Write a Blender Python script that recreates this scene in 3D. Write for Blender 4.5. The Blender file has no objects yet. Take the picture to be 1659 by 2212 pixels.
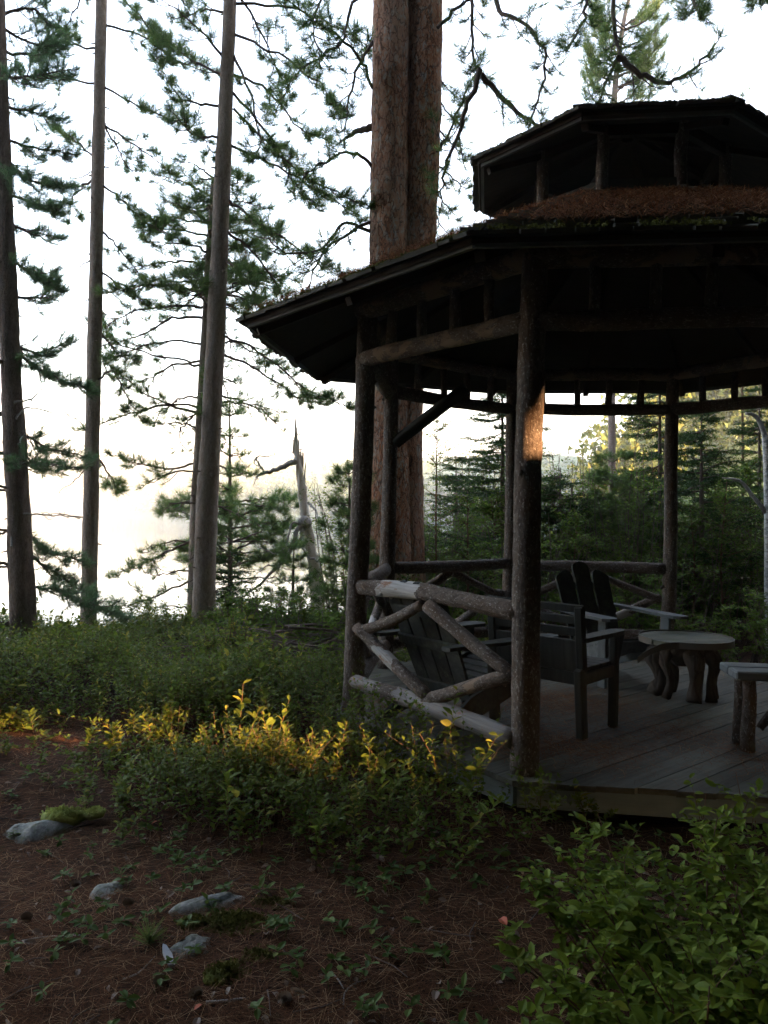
import bpy, math, random
import numpy as np
from mathutils import Matrix, Vector

random.seed(7)
rng = np.random.default_rng(11)
PI = math.pi
sc = bpy.context.scene
COL = sc.collection

# ------------------------------------------------------------------ camera
EYE = np.array([0.0, 0.0, 1.55])
PITCH, ROLL, F_PX = -0.0036, 0.0192, 1725.0
_fwd = np.array([0, math.cos(PITCH), math.sin(PITCH)])
_up0 = np.array([0, -math.sin(PITCH), math.cos(PITCH)])
_x = np.array([1.0, 0, 0])
RIGHT = math.cos(ROLL) * _x + math.sin(ROLL) * _up0
UP = -math.sin(ROLL) * _x + math.cos(ROLL) * _up0
cam_d = bpy.data.cameras.new('camera')
cam = bpy.data.objects.new('camera', cam_d)
COL.objects.link(cam)
cam.matrix_world = Matrix(((RIGHT[0], UP[0], -_fwd[0], EYE[0]), (RIGHT[1], UP[1], -_fwd[1], EYE[1]),
                           (RIGHT[2], UP[2], -_fwd[2], EYE[2]), (0, 0, 0, 1)))
cam_d.sensor_fit = 'VERTICAL'
cam_d.sensor_height = 36.0
cam_d.lens = F_PX / 2212.0 * 36.0
cam_d.clip_start = 0.05
cam_d.clip_end = 6000
sc.camera = cam


def at(px, py, Y):
    """the point of the place at depth Y that the photograph shows at (px, py) of 1659 x 2212"""
    d = _fwd + RIGHT * (px - 829.5) / F_PX + UP * (1106 - py) / F_PX
    return EYE + d * (Y / d[1])


# ------------------------------------------------------------------ light
SUN_AZ, SUN_EL = math.radians(122), math.radians(13)
SUN_DIR = np.array([math.sin(SUN_AZ) * math.cos(SUN_EL), math.cos(SUN_AZ) * math.cos(SUN_EL), math.sin(SUN_EL)])
w = bpy.data.worlds.new('World')
sc.world = w
w.use_nodes = True
nt = w.node_tree
bg = nt.nodes['Background']
sky = nt.nodes.new('ShaderNodeTexSky')
sky.sky_type = 'NISHITA'
sky.sun_disc = False
sky.sun_elevation = SUN_EL
sky.sun_rotation = SUN_AZ
sky.air_density = 1.0
sky.dust_density = 5.0
sky.ozone_density = 1.0
veil = nt.nodes.new('ShaderNodeHueSaturation')      # thin high cloud: the blue is washed out evenly
veil.inputs['Saturation'].default_value = 0.8
nt.links.new(sky.outputs[0], veil.inputs['Color'])
nt.links.new(veil.outputs[0], bg.inputs[0])
bg.inputs[1].default_value = 0.15
ld = bpy.data.lights.new('sun', 'SUN')
ld.energy = 3.2
ld.angle = math.radians(0.5)
ld.color = (1.0, 0.54, 0.25)
sun = bpy.data.objects.new('sun', ld)
COL.objects.link(sun)
sun.rotation_euler = Vector(SUN_DIR).to_track_quat('Z', 'Y').to_euler()
sun.location = (20, -5, 20)
vs = sc.view_settings
vs.view_transform = 'Standard'
vs.look = 'None'
vs.gamma = 1
vs.use_curve_mapping = False
vs.exposure = 3.65
cy = sc.cycles
cy.use_denoising = True
cy.denoiser = 'OPENIMAGEDENOISE'
cy.max_bounces = 6
cy.diffuse_bounces = 4
cy.glossy_bounces = 2
cy.transmission_bounces = 4
cy.volume_bounces = 1
cy.sample_clamp_indirect = 6
cy.use_adaptive_sampling = True
cy.adaptive_threshold = 0.02


# ------------------------------------------------------------------ materials
def newmat(name):
    m = bpy.data.materials.new(name)
    m.use_nodes = True
    n = m.node_tree.nodes
    for x in list(n):
        n.remove(x)
    out = n.new('ShaderNodeOutputMaterial')
    return m, m.node_tree, out


def N(t, typ, **kw):
    n = t.nodes.new(typ)
    for k, v in kw.items():
        if k in n.inputs.keys() if isinstance(k, str) else False:
            n.inputs[k].default_value = v
        else:
            setattr(n, k, v)
    return n


def mapping(t, scale=(1, 1, 1), coord='Object'):
    tc = t.nodes.new('ShaderNodeTexCoord')
    mp = t.nodes.new('ShaderNodeMapping')
    mp.inputs['Scale'].default_value = scale
    t.links.new(tc.outputs[coord], mp.inputs[0])
    return mp.outputs[0]


def noise(t, vec, scale, detail=4, rough=.6, dist=0):
    n = t.nodes.new('ShaderNodeTexNoise')
    n.inputs['Scale'].default_value = scale
    n.inputs['Detail'].default_value = detail
    n.inputs['Roughness'].default_value = rough
    n.inputs['Distortion'].default_value = dist
    t.links.new(vec, n.inputs['Vector'])
    return n.outputs['Fac']


def ramp(t, fac, stops):
    r = t.nodes.new('ShaderNodeValToRGB')
    e = r.color_ramp.elements
    while len(e) < len(stops):
        e.new(0.5)
    for i, (p, c) in enumerate(stops):
        e[i].position = p
        e[i].color = (*c, 1) if len(c) == 3 else c
    t.links.new(fac, r.inputs[0])
    return r.outputs[0]


def mixc(t, fac, a, b):
    m = t.nodes.new('ShaderNodeMix')
    m.data_type = 'RGBA'
    for s, v in ((0, fac), (6, a), (7, b)):
        if hasattr(v, 'is_output') or hasattr(v, 'node'):
            t.links.new(v, m.inputs[s])
        else:
            m.inputs[s].default_value = v if s == 0 else (*v, 1)
    return m.outputs[2]


def math_(t, op, a, b=0.0):
    m = t.nodes.new('ShaderNodeMath')
    m.operation = op
    for i, v in enumerate((a, b)):
        if hasattr(v, 'node'):
            t.links.new(v, m.inputs[i])
        else:
            m.inputs[i].default_value = v
    return m.outputs[0]


def bump(t, h, strength, dist=.02):
    b = t.nodes.new('ShaderNodeBump')
    b.inputs['Strength'].default_value = strength
    b.inputs['Distance'].default_value = dist
    t.links.new(h, b.inputs['Height'])
    return b.outputs[0]


def principled(t, out, color, rough=.85, normal=None, spec=.2):
    p = t.nodes.new('ShaderNodeBsdfPrincipled')
    if hasattr(color, 'node'):
        t.links.new(color, p.inputs['Base Color'])
    else:
        p.inputs['Base Color'].default_value = (*color, 1)
    p.inputs['Roughness'].default_value = rough
    p.inputs['Specular IOR Level'].default_value = spec
    if normal is not None:
        t.links.new(normal, p.inputs['Normal'])
    t.links.new(p.outputs[0], out.inputs[0])
    return p


def leaf_mat(name, c1, c2, c3=None, trans=.35, spec=.25):
    m, t, out = newmat(name)
    a = t.nodes.new('ShaderNodeAttribute')
    a.attribute_name = 'tint'
    stops = [(0, c1), (.8, c2), (1, c3 or c2)]
    c = ramp(t, a.outputs['Fac'], stops)
    d = t.nodes.new('ShaderNodeBsdfPrincipled')
    d.inputs['Roughness'].default_value = .55
    d.inputs['Specular IOR Level'].default_value = spec
    if spec < .08:
        d.inputs['Roughness'].default_value = .95
    t.links.new(c, d.inputs['Base Color'])
    tr = t.nodes.new('ShaderNodeBsdfTranslucent')
    t.links.new(c, tr.inputs[0])
    mx = t.nodes.new('ShaderNodeMixShader')
    mx.inputs[0].default_value = trans
    t.links.new(d.outputs[0], mx.inputs[1])
    t.links.new(tr.outputs[0], mx.inputs[2])
    t.links.new(mx.outputs[0], out.inputs[0])
    return m


def bark_mat(name, plate, plate2, crack, sc_=18, zs=.35, bstr=.8, lichen=None):
    m, t, out = newmat(name)
    v = mapping(t, (1, 1, zs))
    warp = noise(t, v, sc_ * .5, 3)
    n1 = noise(t, v, sc_, 6, .7, .4)
    vor = t.nodes.new('ShaderNodeTexVoronoi')
    vor.feature = 'DISTANCE_TO_EDGE'
    vor.inputs['Scale'].default_value = sc_
    vm = t.nodes.new('ShaderNodeMix')
    vm.data_type = 'VECTOR'
    vm.inputs[0].default_value = .3
    t.links.new(v, vm.inputs[4])
    nn = t.nodes.new('ShaderNodeTexNoise')
    nn.inputs['Scale'].default_value = sc_ * .6
    t.links.new(v, nn.inputs['Vector'])
    t.links.new(nn.outputs['Color'], vm.inputs[5])
    t.links.new(vm.outputs[1], vor.inputs['Vector'])
    ed = ramp(t, vor.outputs['Distance'], [(0, (.45, .45, .45)), (.10, (1, 1, 1)), (1, (1, 1, 1))])
    big = noise(t, mapping(t), 1.4, 4)
    base = mixc(t, ramp(t, n1, [(.38, (0, 0, 0)), (.62, (1, 1, 1))]), plate, plate2)
    base = mixc(t, ramp(t, big, [(.35, (0, 0, 0)), (.7, (1, 1, 1))]), base, mixc(t, .45, base, plate2))
    if lichen:
        base = mixc(t, ramp(t, noise(t, v, sc_ * .35, 6, .75), [(.56, (0, 0, 0)), (.66, (1, 1, 1))]), base, lichen)
    col = mixc(t, ed, crack, base)
    hgt = math_(t, 'ADD', math_(t, 'MULTIPLY', ed, .6), math_(t, 'MULTIPLY', n1, .7))
    principled(t, out, col, .9, bump(t, hgt, bstr, .015), .1)
    return m


def wood_mat(name, a, b, grain_axis=1, sc_=6, bare=None, tint=None, bstr=.3):
    """weathered board; the grain runs along one object axis"""
    m, t, out = newmat(name)
    s = [14, 14, 14]
    s[grain_axis] = .8
    v = mapping(t, tuple(s))
    info = t.nodes.new('ShaderNodeObjectInfo')
    va = t.nodes.new('ShaderNodeVectorMath')
    va.operation = 'ADD'
    t.links.new(v, va.inputs[0])
    cmb = t.nodes.new('ShaderNodeCombineXYZ')
    r10 = math_(t, 'MULTIPLY', info.outputs['Random'], 37)
    for i in range(3):
        t.links.new(r10, cmb.inputs[i])
    t.links.new(cmb.outputs[0], va.inputs[1])
    n1 = noise(t, va.outputs[0], 2.2, 6, .65)
    vb = t.nodes.new('ShaderNodeVectorMath')
    vb.operation = 'ADD'
    t.links.new(mapping(t), vb.inputs[0])
    t.links.new(cmb.outputs[0], vb.inputs[1])
    n2 = noise(t, vb.outputs[0], 3.0, 4)
    col = mixc(t, ramp(t, n1, [(.3, (0, 0, 0)), (.7, (1, 1, 1))]), a, b)
    col = mixc(t, math_(t, 'MULTIPLY', ramp(t, n2, [(.4, (0, 0, 0)), (.75, (1, 1, 1))]), .5), col, tuple(x * .45 for x in a))
    hs = t.nodes.new('ShaderNodeHueSaturation')
    t.links.new(math_(t, 'ADD', math_(t, 'MULTIPLY', info.outputs['Random'], .5), .75), hs.inputs['Value'])
    t.links.new(col, hs.inputs['Color'])
    if tint:
        mo = ramp(t, noise(t, mapping(t), 9, 5, .7), [(.5, (0, 0, 0)), (.66, (1, 1, 1))])
        c = mixc(t, math_(t, 'MULTIPLY', mo, .7), hs.outputs[0], tint)
    else:
        c = hs.outputs[0]
    principled(t, out, c, .8, bump(t, n1, bstr, .004), .15)
    return m


def log_mat(name, bare_ranges=(), axis=2, bias=0.0, pale=(.42, .40, .37)):
    """rough bark; pale stripped wood where the bark has fallen from the log between given heights of the log"""
    m, t, out = newmat(name)
    v = mapping(t, (1, 1, .6))
    info = t.nodes.new('ShaderNodeObjectInfo')
    va = t.nodes.new('ShaderNodeVectorMath')
    va.operation = 'ADD'
    t.links.new(v, va.inputs[0])
    cmb = t.nodes.new('ShaderNodeCombineXYZ')
    t.links.new(math_(t, 'MULTIPLY', info.outputs['Random'], 20), cmb.inputs[2])
    t.links.new(cmb.outputs[0], va.inputs[1])
    V = va.outputs[0]
    n1 = noise(t, V, 38, 6, .75)
    n2 = noise(t, V, 9, 5, .7)
    sp = noise(t, V, 85, 3, .7)
    bark = mixc(t, ramp(t, n1, [(.35, (0, 0, 0)), (.65, (1, 1, 1))]), (.080, .064, .052), (.20, .165, .14))
    bark = mixc(t, ramp(t, n2, [(.45, (0, 0, 0)), (.7, (1, 1, 1))]), bark, (.125, .085, .06))
    bark = mixc(t, ramp(t, sp, [(.57, (0, 0, 0)), (.66, (1, 1, 1))]), bark, (.36, .33, .30))
    hgt = math_(t, 'ADD', n1, math_(t, 'MULTIPLY', n2, .8))
    # flaked spots everywhere
    fl = ramp(t, noise(t, V, 5.5, 6, .7, .6), [(.66 - bias, (0, 0, 0)), (.68 - bias, (1, 1, 1))])
    col = mixc(t, fl, bark, (.27, .20, .145))
    if bare_ranges:
        tc = t.nodes.new('ShaderNodeTexCoord')
        sx = t.nodes.new('ShaderNodeSeparateXYZ')
        t.links.new(tc.outputs['Object'], sx.inputs[0])
        z = math_(t, 'ADD', sx.outputs[2], math_(t, 'MULTIPLY', math_(t, 'SUBTRACT', noise(t, V, 8, 5, .6), .5), .35))
        mask = None
        for a, b in bare_ranges:
            k = math_(t, 'MULTIPLY', math_(t, 'GREATER_THAN', z, a), math_(t, 'LESS_THAN', z, b))
            mask = k if mask is None else math_(t, 'MAXIMUM', mask, k)
        gr = noise(t, mapping(t, (30, 30, 2)), 2, 5, .6)
        pw = mixc(t, ramp(t, gr, [(.3, (0, 0, 0)), (.7, (1, 1, 1))]), tuple(x * .55 for x in pale), pale)
        pw = mixc(t, ramp(t, n2, [(.58, (0, 0, 0)), (.66, (1, 1, 1))]), pw, (.25, .14, .09))
        col = mixc(t, mask, col, pw)
        hgt = math_(t, 'ADD', math_(t, 'MULTIPLY', hgt, math_(t, 'SUBTRACT', 1.0, mask)), math_(t, 'MULTIPLY', gr, .15))
    principled(t, out, col, .85, bump(t, hgt, 1.0, .022), .1)
    return m


M = {}
M['post'] = log_mat('bark_post')
M['lintel'] = log_mat('flaking_bark', bias=.13)
M['toprail'] = log_mat('bark_with_bare_patch', [(.22, .62)], bias=.05, pale=(.52, .50, .47))
M['lowrail'] = log_mat('stripped_log', [(.02, .28), (.45, 2.0)], pale=(.30, .275, .25))
M['brace'] = log_mat('brace_bark', bias=.06)
M['brace_bare'] = log_mat('brace_part_bare', [(.28, .45)], bias=.05)
M['redpine'] = bark_mat('red_pine_bark', (.50, .21, .10), (.46, .36, .29), (.16, .085, .06), 22, .45, 1.0, lichen=(.47, .41, .36))
def plated_bark():
    m, t, out = newmat('red_pine_bark')
    v = mapping(t, (1, 1, .42))
    w1 = noise(t, v, 9, 3, .6)
    n1 = noise(t, v, 26, 7, .72, .8)
    n2 = noise(t, v, 60, 4, .7)
    big = noise(t, mapping(t, (1, 1, .3)), 2.2, 4)
    c = ramp(t, math_(t, 'ADD', math_(t, 'MULTIPLY', n1, .75), math_(t, 'MULTIPLY', w1, .25)),
             [(.38, (.07, .04, .03)), (.435, (.38, .16, .09)), (.50, (.58, .27, .15)), (.545, (.46, .32, .24)), (.58, (.50, .42, .35)), (.70, (.60, .53, .46))])
    c = mixc(t, math_(t, 'MULTIPLY', ramp(t, big, [(.38, (0, 0, 0)), (.65, (1, 1, 1))]), .4), c, (.50, .41, .34))
    vor = t.nodes.new('ShaderNodeTexVoronoi')
    vor.feature = 'DISTANCE_TO_EDGE'
    vor.inputs['Scale'].default_value = 13
    vm = t.nodes.new('ShaderNodeVectorMath')
    nn = t.nodes.new('ShaderNodeTexNoise')
    nn.inputs['Scale'].default_value = 14
    nn.inputs['Detail'].default_value = 4
    t.links.new(v, nn.inputs['Vector'])
    sc2 = t.nodes.new('ShaderNodeVectorMath')
    sc2.operation = 'SCALE'
    sc2.inputs['Scale'].default_value = .14
    t.links.new(nn.outputs['Color'], sc2.inputs[0])
    t.links.new(v, vm.inputs[0])
    t.links.new(sc2.outputs[0], vm.inputs[1])
    t.links.new(vm.outputs[0], vor.inputs['Vector'])
    ed = ramp(t, vor.outputs['Distance'], [(0, (0, 0, 0)), (.07, (1, 1, 1))])
    c = mixc(t, math_(t, 'MULTIPLY', math_(t, 'SUBTRACT', 1.0, ed), .7), c, (.09, .05, .04))
    h = math_(t, 'ADD', math_(t, 'MULTIPLY', ed, .7), math_(t, 'ADD', math_(t, 'MULTIPLY', n1, .9), math_(t, 'MULTIPLY', n2, .3)))
    principled(t, out, c, .9, bump(t, h, 1.0, .03), .1)
    return m


M['redpine'] = plated_bark()
M['greypine'] = bark_mat('grey_pine_bark', (.27, .20, .155), (.42, .35, .30), (.10, .075, .06), 34, .35, .8)
M['darkpine'] = bark_mat('dark_pine_bark', (.17, .13, .105), (.27, .21, .18), (.06, .042, .034), 26, .3, .9)
M['branch'] = bark_mat('branch_bark', (.12, .09, .075), (.20, .15, .13), (.05, .04, .03), 30, .5, .4)
M['snag'] = bark_mat('bleached_snag', (.58, .51, .43), (.68, .62, .55), (.36, .25, .17), 7, .08, .6)
M['deadlimb'] = bark_mat('grey_dead_limb', (.30, .28, .26), (.42, .40, .38), (.10, .09, .08), 25, .3, .5)
M['birch'] = bark_mat('birch_bark', (.5, .48, .45), (.62, .6, .57), (.05, .05, .05), 9, 2.5, .4)
M['twig'] = bark_mat('brush_twig', (.11, .08, .07), (.18, .14, .12), (.05, .04, .03), 30, .5, .3)
M['stem'] = bark_mat('shrub_stem', (.16, .07, .04), (.12, .09, .06), (.06, .04, .03), 40, .5, .2)
M['needle'] = leaf_mat('red_pine_needles', (.07, .12, .04), (.15, .22, .07), (.24, .30, .10), .55, .12)
M['wneedle'] = leaf_mat('white_pine_needles', (.07, .13, .06), (.14, .22, .10), (.21, .29, .13), .55)
M['goldneedle'] = leaf_mat('sunny_pine_needles', (.10, .15, .04), (.18, .23, .06), (.28, .30, .09), .4)  # yellow of the sunlit crown put into the colour; the seedling reuses it
M['spruce'] = leaf_mat('spruce_needles', (.025, .055, .015), (.055, .10, .025), (.09, .14, .035), .25, .1)
M['leaf'] = leaf_mat('huckleberry_leaves', (.06, .095, .014), (.135, .175, .026), (.30, .27, .045), .45, .12)
M['bigleaf'] = leaf_mat('broad_green_leaves', (.095, .15, .018), (.185, .25, .032), (.31, .34, .06), .4, .12)
M['backleaf'] = leaf_mat('sapling_leaves', (.06, .11, .014), (.13, .195, .026), (.22, .27, .045), .5, .12)
M['groundleaf'] = leaf_mat('ground_plant_leaves', (.045, .085, .018), (.10, .15, .032), (.19, .22, .05), .3, .12)
M['deadneedle'] = leaf_mat('fallen_needles', (.055, .024, .013), (.17, .08, .04), (.46, .30, .17), .12, .05)
M['roofneedle'] = leaf_mat('rusty_roof_needles', (.07, .022, .008), (.22, .08, .028), (.42, .24, .11), .1, .02)
M['deadleaf'] = leaf_mat('dry_leaves', (.14, .09, .06), (.26, .19, .14), (.36, .30, .25), .1)
M['mosstuft'] = leaf_mat('moss_fronds', (.07, .075, .018), (.15, .15, .04), (.27, .27, .09), .2, .05)
M['board'] = wood_mat('weathered_deck_board', (.080, .074, .056), (.150, .145, .115), 1, bstr=.35)
M['skirt'] = wood_mat('pale_skirt_board', (.22, .245, .225), (.31, .335, .31), 0, bstr=.2)
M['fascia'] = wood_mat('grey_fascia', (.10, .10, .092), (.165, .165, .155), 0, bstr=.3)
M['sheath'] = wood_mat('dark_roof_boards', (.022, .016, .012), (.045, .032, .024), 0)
M['shingle'] = wood_mat('mossy_shingle', (.065, .058, .045), (.14, .13, .11), 1, tint=(.09, .10, .03), bstr=.5)
M['chair'] = wood_mat('faded_chair_wood', (.036, .037, .034), (.066, .067, .062), 2, tint=(.085, .10, .07))
M['chairside'] = wood_mat('bleached_chair_wood', (.085, .092, .09), (.14, .15, .145), 2)
M['darkchair'] = wood_mat('dark_green_chair_wood', (.030, .030, .025), (.058, .057, .048), 2)
M['benchtop'] = wood_mat('pale_bench_top', (.15, .17, .17), (.23, .25, .25), 0)
M['stump'] = bark_mat('gnarled_root_wood', (.04, .032, .026), (.08, .065, .052), (.02, .015, .012), 9, .3, 1.0)
M['tabletop'] = wood_mat('lichened_table_boards', (.085, .085, .062), (.14, .14, .10), 0, tint=(.09, .10, .04))


def plain(name, c, rough=.6, metal=0.0, spec=.3):
    m, t, out = newmat(name)
    n = noise(t, mapping(t), 12, 5, .7)
    col = mixc(t, n, tuple(x * .75 for x in c), tuple(min(1, x * 1.2) for x in c))
    p = principled(t, out, col, rough, bump(t, n, .15, .005), spec)
    p.inputs['Metallic'].default_value = metal
    return m


M['band'] = plain('rusty_metal_band', (.13, .12, .10), .55, .3)
M['cone'] = plain('pine_cone_scales', (.24, .18, .135), .8)
M['chip'] = wood_mat('bleached_wood_chip', (.35, .36, .38), (.55, .56, .58), 1)


def rock_mat():
    m, t, out = newmat('lichened_granite')
    v = mapping(t)
    n1 = noise(t, v, 14, 8, .75)
    n2 = noise(t, v, 45, 5, .7)
    c = mixc(t, ramp(t, n1, [(.35, (0, 0, 0)), (.6, (1, 1, 1))]), (.10, .10, .092), (.36, .36, .33))
    c = mixc(t, ramp(t, n2, [(.5, (0, 0, 0)), (.62, (1, 1, 1))]), c, (.16, .18, .13))
    c = mixc(t, ramp(t, noise(t, v, 7, 4), [(.6, (0, 0, 0)), (.7, (1, 1, 1))]), c, (.06, .075, .03))
    principled(t, out, c, .85, bump(t, math_(t, 'ADD', n1, math_(t, 'MULTIPLY', n2, .4)), .7, .02), .2)
    return m


M['rock'] = rock_mat()
M['yfrond'] = leaf_mat('pale_moss_fronds', (.32, .38, .10), (.55, .6, .2), (.68, .72, .32), .2)


def moss_mat():
    m, t, out = newmat('moss_cushion')
    v = mapping(t)
    n1 = noise(t, v, 90, 5, .7)
    n2 = noise(t, v, 12, 4)
    c = mixc(t, n1, (.04, .05, .012), (.15, .17, .04))
    c = mixc(t, ramp(t, n2, [(.45, (0, 0, 0)), (.7, (1, 1, 1))]), c, (.10, .08, .03))
    principled(t, out, c, .95, bump(t, n1, .8, .01), .05)
    return m


M['moss'] = moss_mat()


def ymoss():
    m, t, out = newmat('pale_yellow_moss')
    n1 = noise(t, mapping(t), 80, 5, .7)
    principled(t, out, mixc(t, n1, (.22, .26, .07), (.50, .55, .20)), .95, bump(t, n1, .8, .01), .05)
    return m


M['ymoss'] = ymoss()


def ground_mat():
    m, t, out = newmat('forest_floor')
    v = mapping(t)
    cols = None
    h = None
    for i, (ang, s) in enumerate(((.3, 1), (1.4, 1.1), (2.4, .9))):
        mp = t.nodes.new('ShaderNodeMapping')
        mp.inputs['Rotation'].default_value = (0, 0, ang)
        mp.inputs['Scale'].default_value = (9 * s, 160 * s, 9)
        tc = t.nodes.new('ShaderNodeTexCoord')
        t.links.new(tc.outputs['Object'], mp.inputs[0])
        nn = noise(t, mp.outputs[0], 1, 2, .5, .5)
        h = nn if h is None else math_(t, 'MAXIMUM', h, nn)
    litter = ramp(t, h, [(.5, (.018, .011, .008)), (.62, (.05, .027, .017)), (.72, (.11, .06, .035)), (.85, (.18, .12, .08))])
    big = noise(t, v, 1.6, 6, .65)
    litter = mixc(t, ramp(t, big, [(.5, (0, 0, 0)), (.7, (1, 1, 1))]), litter, mixc(t, .6, litter, (.05, .038, .028)))
    moss = ramp(t, noise(t, v, 2.3, 5, .6), [(.63, (0, 0, 0)), (.70, (1, 1, 1))])
    col = mixc(t, math_(t, 'MULTIPLY', moss, .6), litter, (.06, .075, .02))
    # distance: woodland green for the hills
    sx = t.nodes.new('ShaderNodeSeparateXYZ')
    t.links.new(v, sx.inputs[0])
    far = ramp(t, math_(t, 'DIVIDE', sx.outputs[1], 60.0), [(.3, (0, 0, 0)), (.6, (1, 1, 1))])
    wood = mixc(t, noise(t, v, .12, 6, .7), (.03, .055, .018), (.09, .12, .04))
    col = mixc(t, far, col, wood)
    principled(t, out, col, .95, bump(t, math_(t, 'ADD', h, math_(t, 'MULTIPLY', big, .5)), .6, .01), .05)
    return m


M['ground'] = ground_mat()
mw, t_, o_ = newmat('lake_surface')
pw_ = principled(t_, o_, (.02, .03, .035), .06, bump(t_, noise(t_, mapping(t_, (1, .35, 1)), 1.2, 4), .12, .05), .5)
M['water'] = mw
M['farwood'] = leaf_mat('distant_foliage', (.05, .075, .02), (.13, .16, .035), (.28, .26, .05), .35)
M['woods'] = leaf_mat('shading_foliage', (.02, .04, .015), (.04, .07, .025), (.06, .09, .03), .1)


# ------------------------------------------------------------------ mesh helpers
WO = {}


def origin_of(p):
    while p is not None and p.name not in WO:
        p = p.parent
    return WO[p.name] if p is not None else np.zeros(3)


def mk(name, V, F, mat=None, parent=None, tint=None, smooth=False, local=False, origin=None):
    """V (n,3) world coordinates (or local), F: an (m,k) array or a list of such arrays"""
    V = np.asarray(V, dtype=np.float64)
    org = np.zeros(3)
    if origin is not None:
        org = np.asarray(origin, float)
    elif parent is not None and not local:
        org = origin_of(parent)
    if not local or origin is not None:
        V = V - org if not local else V
    if not isinstance(F, list):
        F = [F]
    F = [np.asarray(f, dtype=np.int32) for f in F if len(f)]
    me = bpy.data.meshes.new(name)
    nl = sum(f.size for f in F)
    npoly = sum(len(f) for f in F)
    me.vertices.add(len(V))
    me.vertices.foreach_set('co', V.astype(np.float32).ravel())
    me.loops.add(nl)
    me.loops.foreach_set('vertex_index', np.concatenate([f.ravel() for f in F]))
    me.polygons.add(npoly)
    tot = np.concatenate([np.full(len(f), f.shape[1], np.int32) for f in F])
    st = np.concatenate([[0], np.cumsum(tot)[:-1]]).astype(np.int32)
    me.polygons.foreach_set('loop_start', st)
    me.polygons.foreach_set('use_smooth', np.full(npoly, bool(smooth)))
    me.update(calc_edges=True)
    if tint is not None:
        a = me.attributes.new('tint', 'FLOAT', 'POINT')
        a.data.foreach_set('value', np.asarray(tint, np.float32))
    if mat:
        me.materials.append(M[mat] if isinstance(mat, str) else mat)
    o = bpy.data.objects.new(name, me)
    COL.objects.link(o)
    if parent is not None:
        o.parent = parent
    if origin is not None:
        o.location = tuple(org)
        if parent is None:
            WO[o.name] = org
    return o


def thing(name, label, cat, loc=(0, 0, 0), rz=0.0, group=None):
    o = bpy.data.objects.new(name, None)
    COL.objects.link(o)
    o.empty_display_size = .2
    o.location = tuple(float(x) for x in loc)
    o.rotation_euler = (0, 0, rz)
    WO[o.name] = np.array(loc, float)
    return tag(o, label, cat, group)


def tag(o, label=None, cat=None, group=None, kind=None):
    if label:
        o['label'] = label
    if cat:
        o['category'] = cat
    if group:
        o['group'] = group
    if kind:
        o['kind'] = kind
    return o


def copy_tree(o, parent=None):
    c = o.copy()
    COL.objects.link(c)
    if parent is not None:
        c.parent = parent
    for ch in [x for x in bpy.data.objects if x.parent == o]:
        copy_tree(ch, c)
    return c


class MB:
    def __init__(s):
        s.v, s.f, s.t, s.n = [], {}, [], 0

    def add(s, V, F, tint=0.5):
        V = np.asarray(V, float)
        for f in (F if isinstance(F, list) else [F]):
            f = np.asarray(f, int)
            if len(f):
                s.f.setdefault(f.shape[1], []).append(f + s.n)
        s.v.append(V)
        s.t.append(np.broadcast_to(np.asarray(tint, float), (len(V),)) if np.ndim(tint) == 0 else np.asarray(tint, float))
        s.n += len(V)

    def build(s, name, mat, parent=None, **kw):
        return mk(name, np.concatenate(s.v), [np.concatenate(x) for x in s.f.values()], mat, parent, tint=np.concatenate(s.t), **kw)


BOXF = np.array([[0, 3, 2, 1], [4, 5, 6, 7], [0, 1, 5, 4], [1, 2, 6, 5], [2, 3, 7, 6], [3, 0, 4, 7]])


def box(c, s):
    x, y, z = (np.array(s, float) / 2)
    V = np.array([[-x, -y, -z], [x, -y, -z], [x, y, -z], [-x, y, -z], [-x, -y, z], [x, -y, z], [x, y, z], [-x, y, z]])
    return V + np.array(c, float), BOXF


def prism(poly, z0, z1):
    """closed polygon (n,2) extruded"""
    p = np.asarray(poly, float)
    n = len(p)
    V = np.vstack([np.c_[p, np.full(n, z0)], np.c_[p, np.full(n, z1)]])
    side = np.array([[i, (i + 1) % n, n + (i + 1) % n, n + i] for i in range(n)])
    return V, [side, np.array([list(range(n))[::-1]]), np.array([[n + i for i in range(n)]])]


def smooth_path(P, n):
    """Catmull-Rom through P"""
    P = np.asarray(P, float)
    if len(P) < 3:
        t = np.linspace(0, 1, n)[:, None]
        return P[0] * (1 - t) + P[-1] * t
    Q = np.vstack([2 * P[0] - P[1], P, 2 * P[-1] - P[-2]])
    out = []
    for u in np.linspace(0, len(P) - 1 - 1e-6, n):
        i = int(u)
        t = u - i
        a, b, c, d = Q[i:i + 4]
        out.append(.5 * (2 * b + (c - a) * t + (2 * a - 5 * b + 4 * c - d) * t * t + (3 * b - a - 3 * c + d) * t ** 3))
    return np.array(out)


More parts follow.
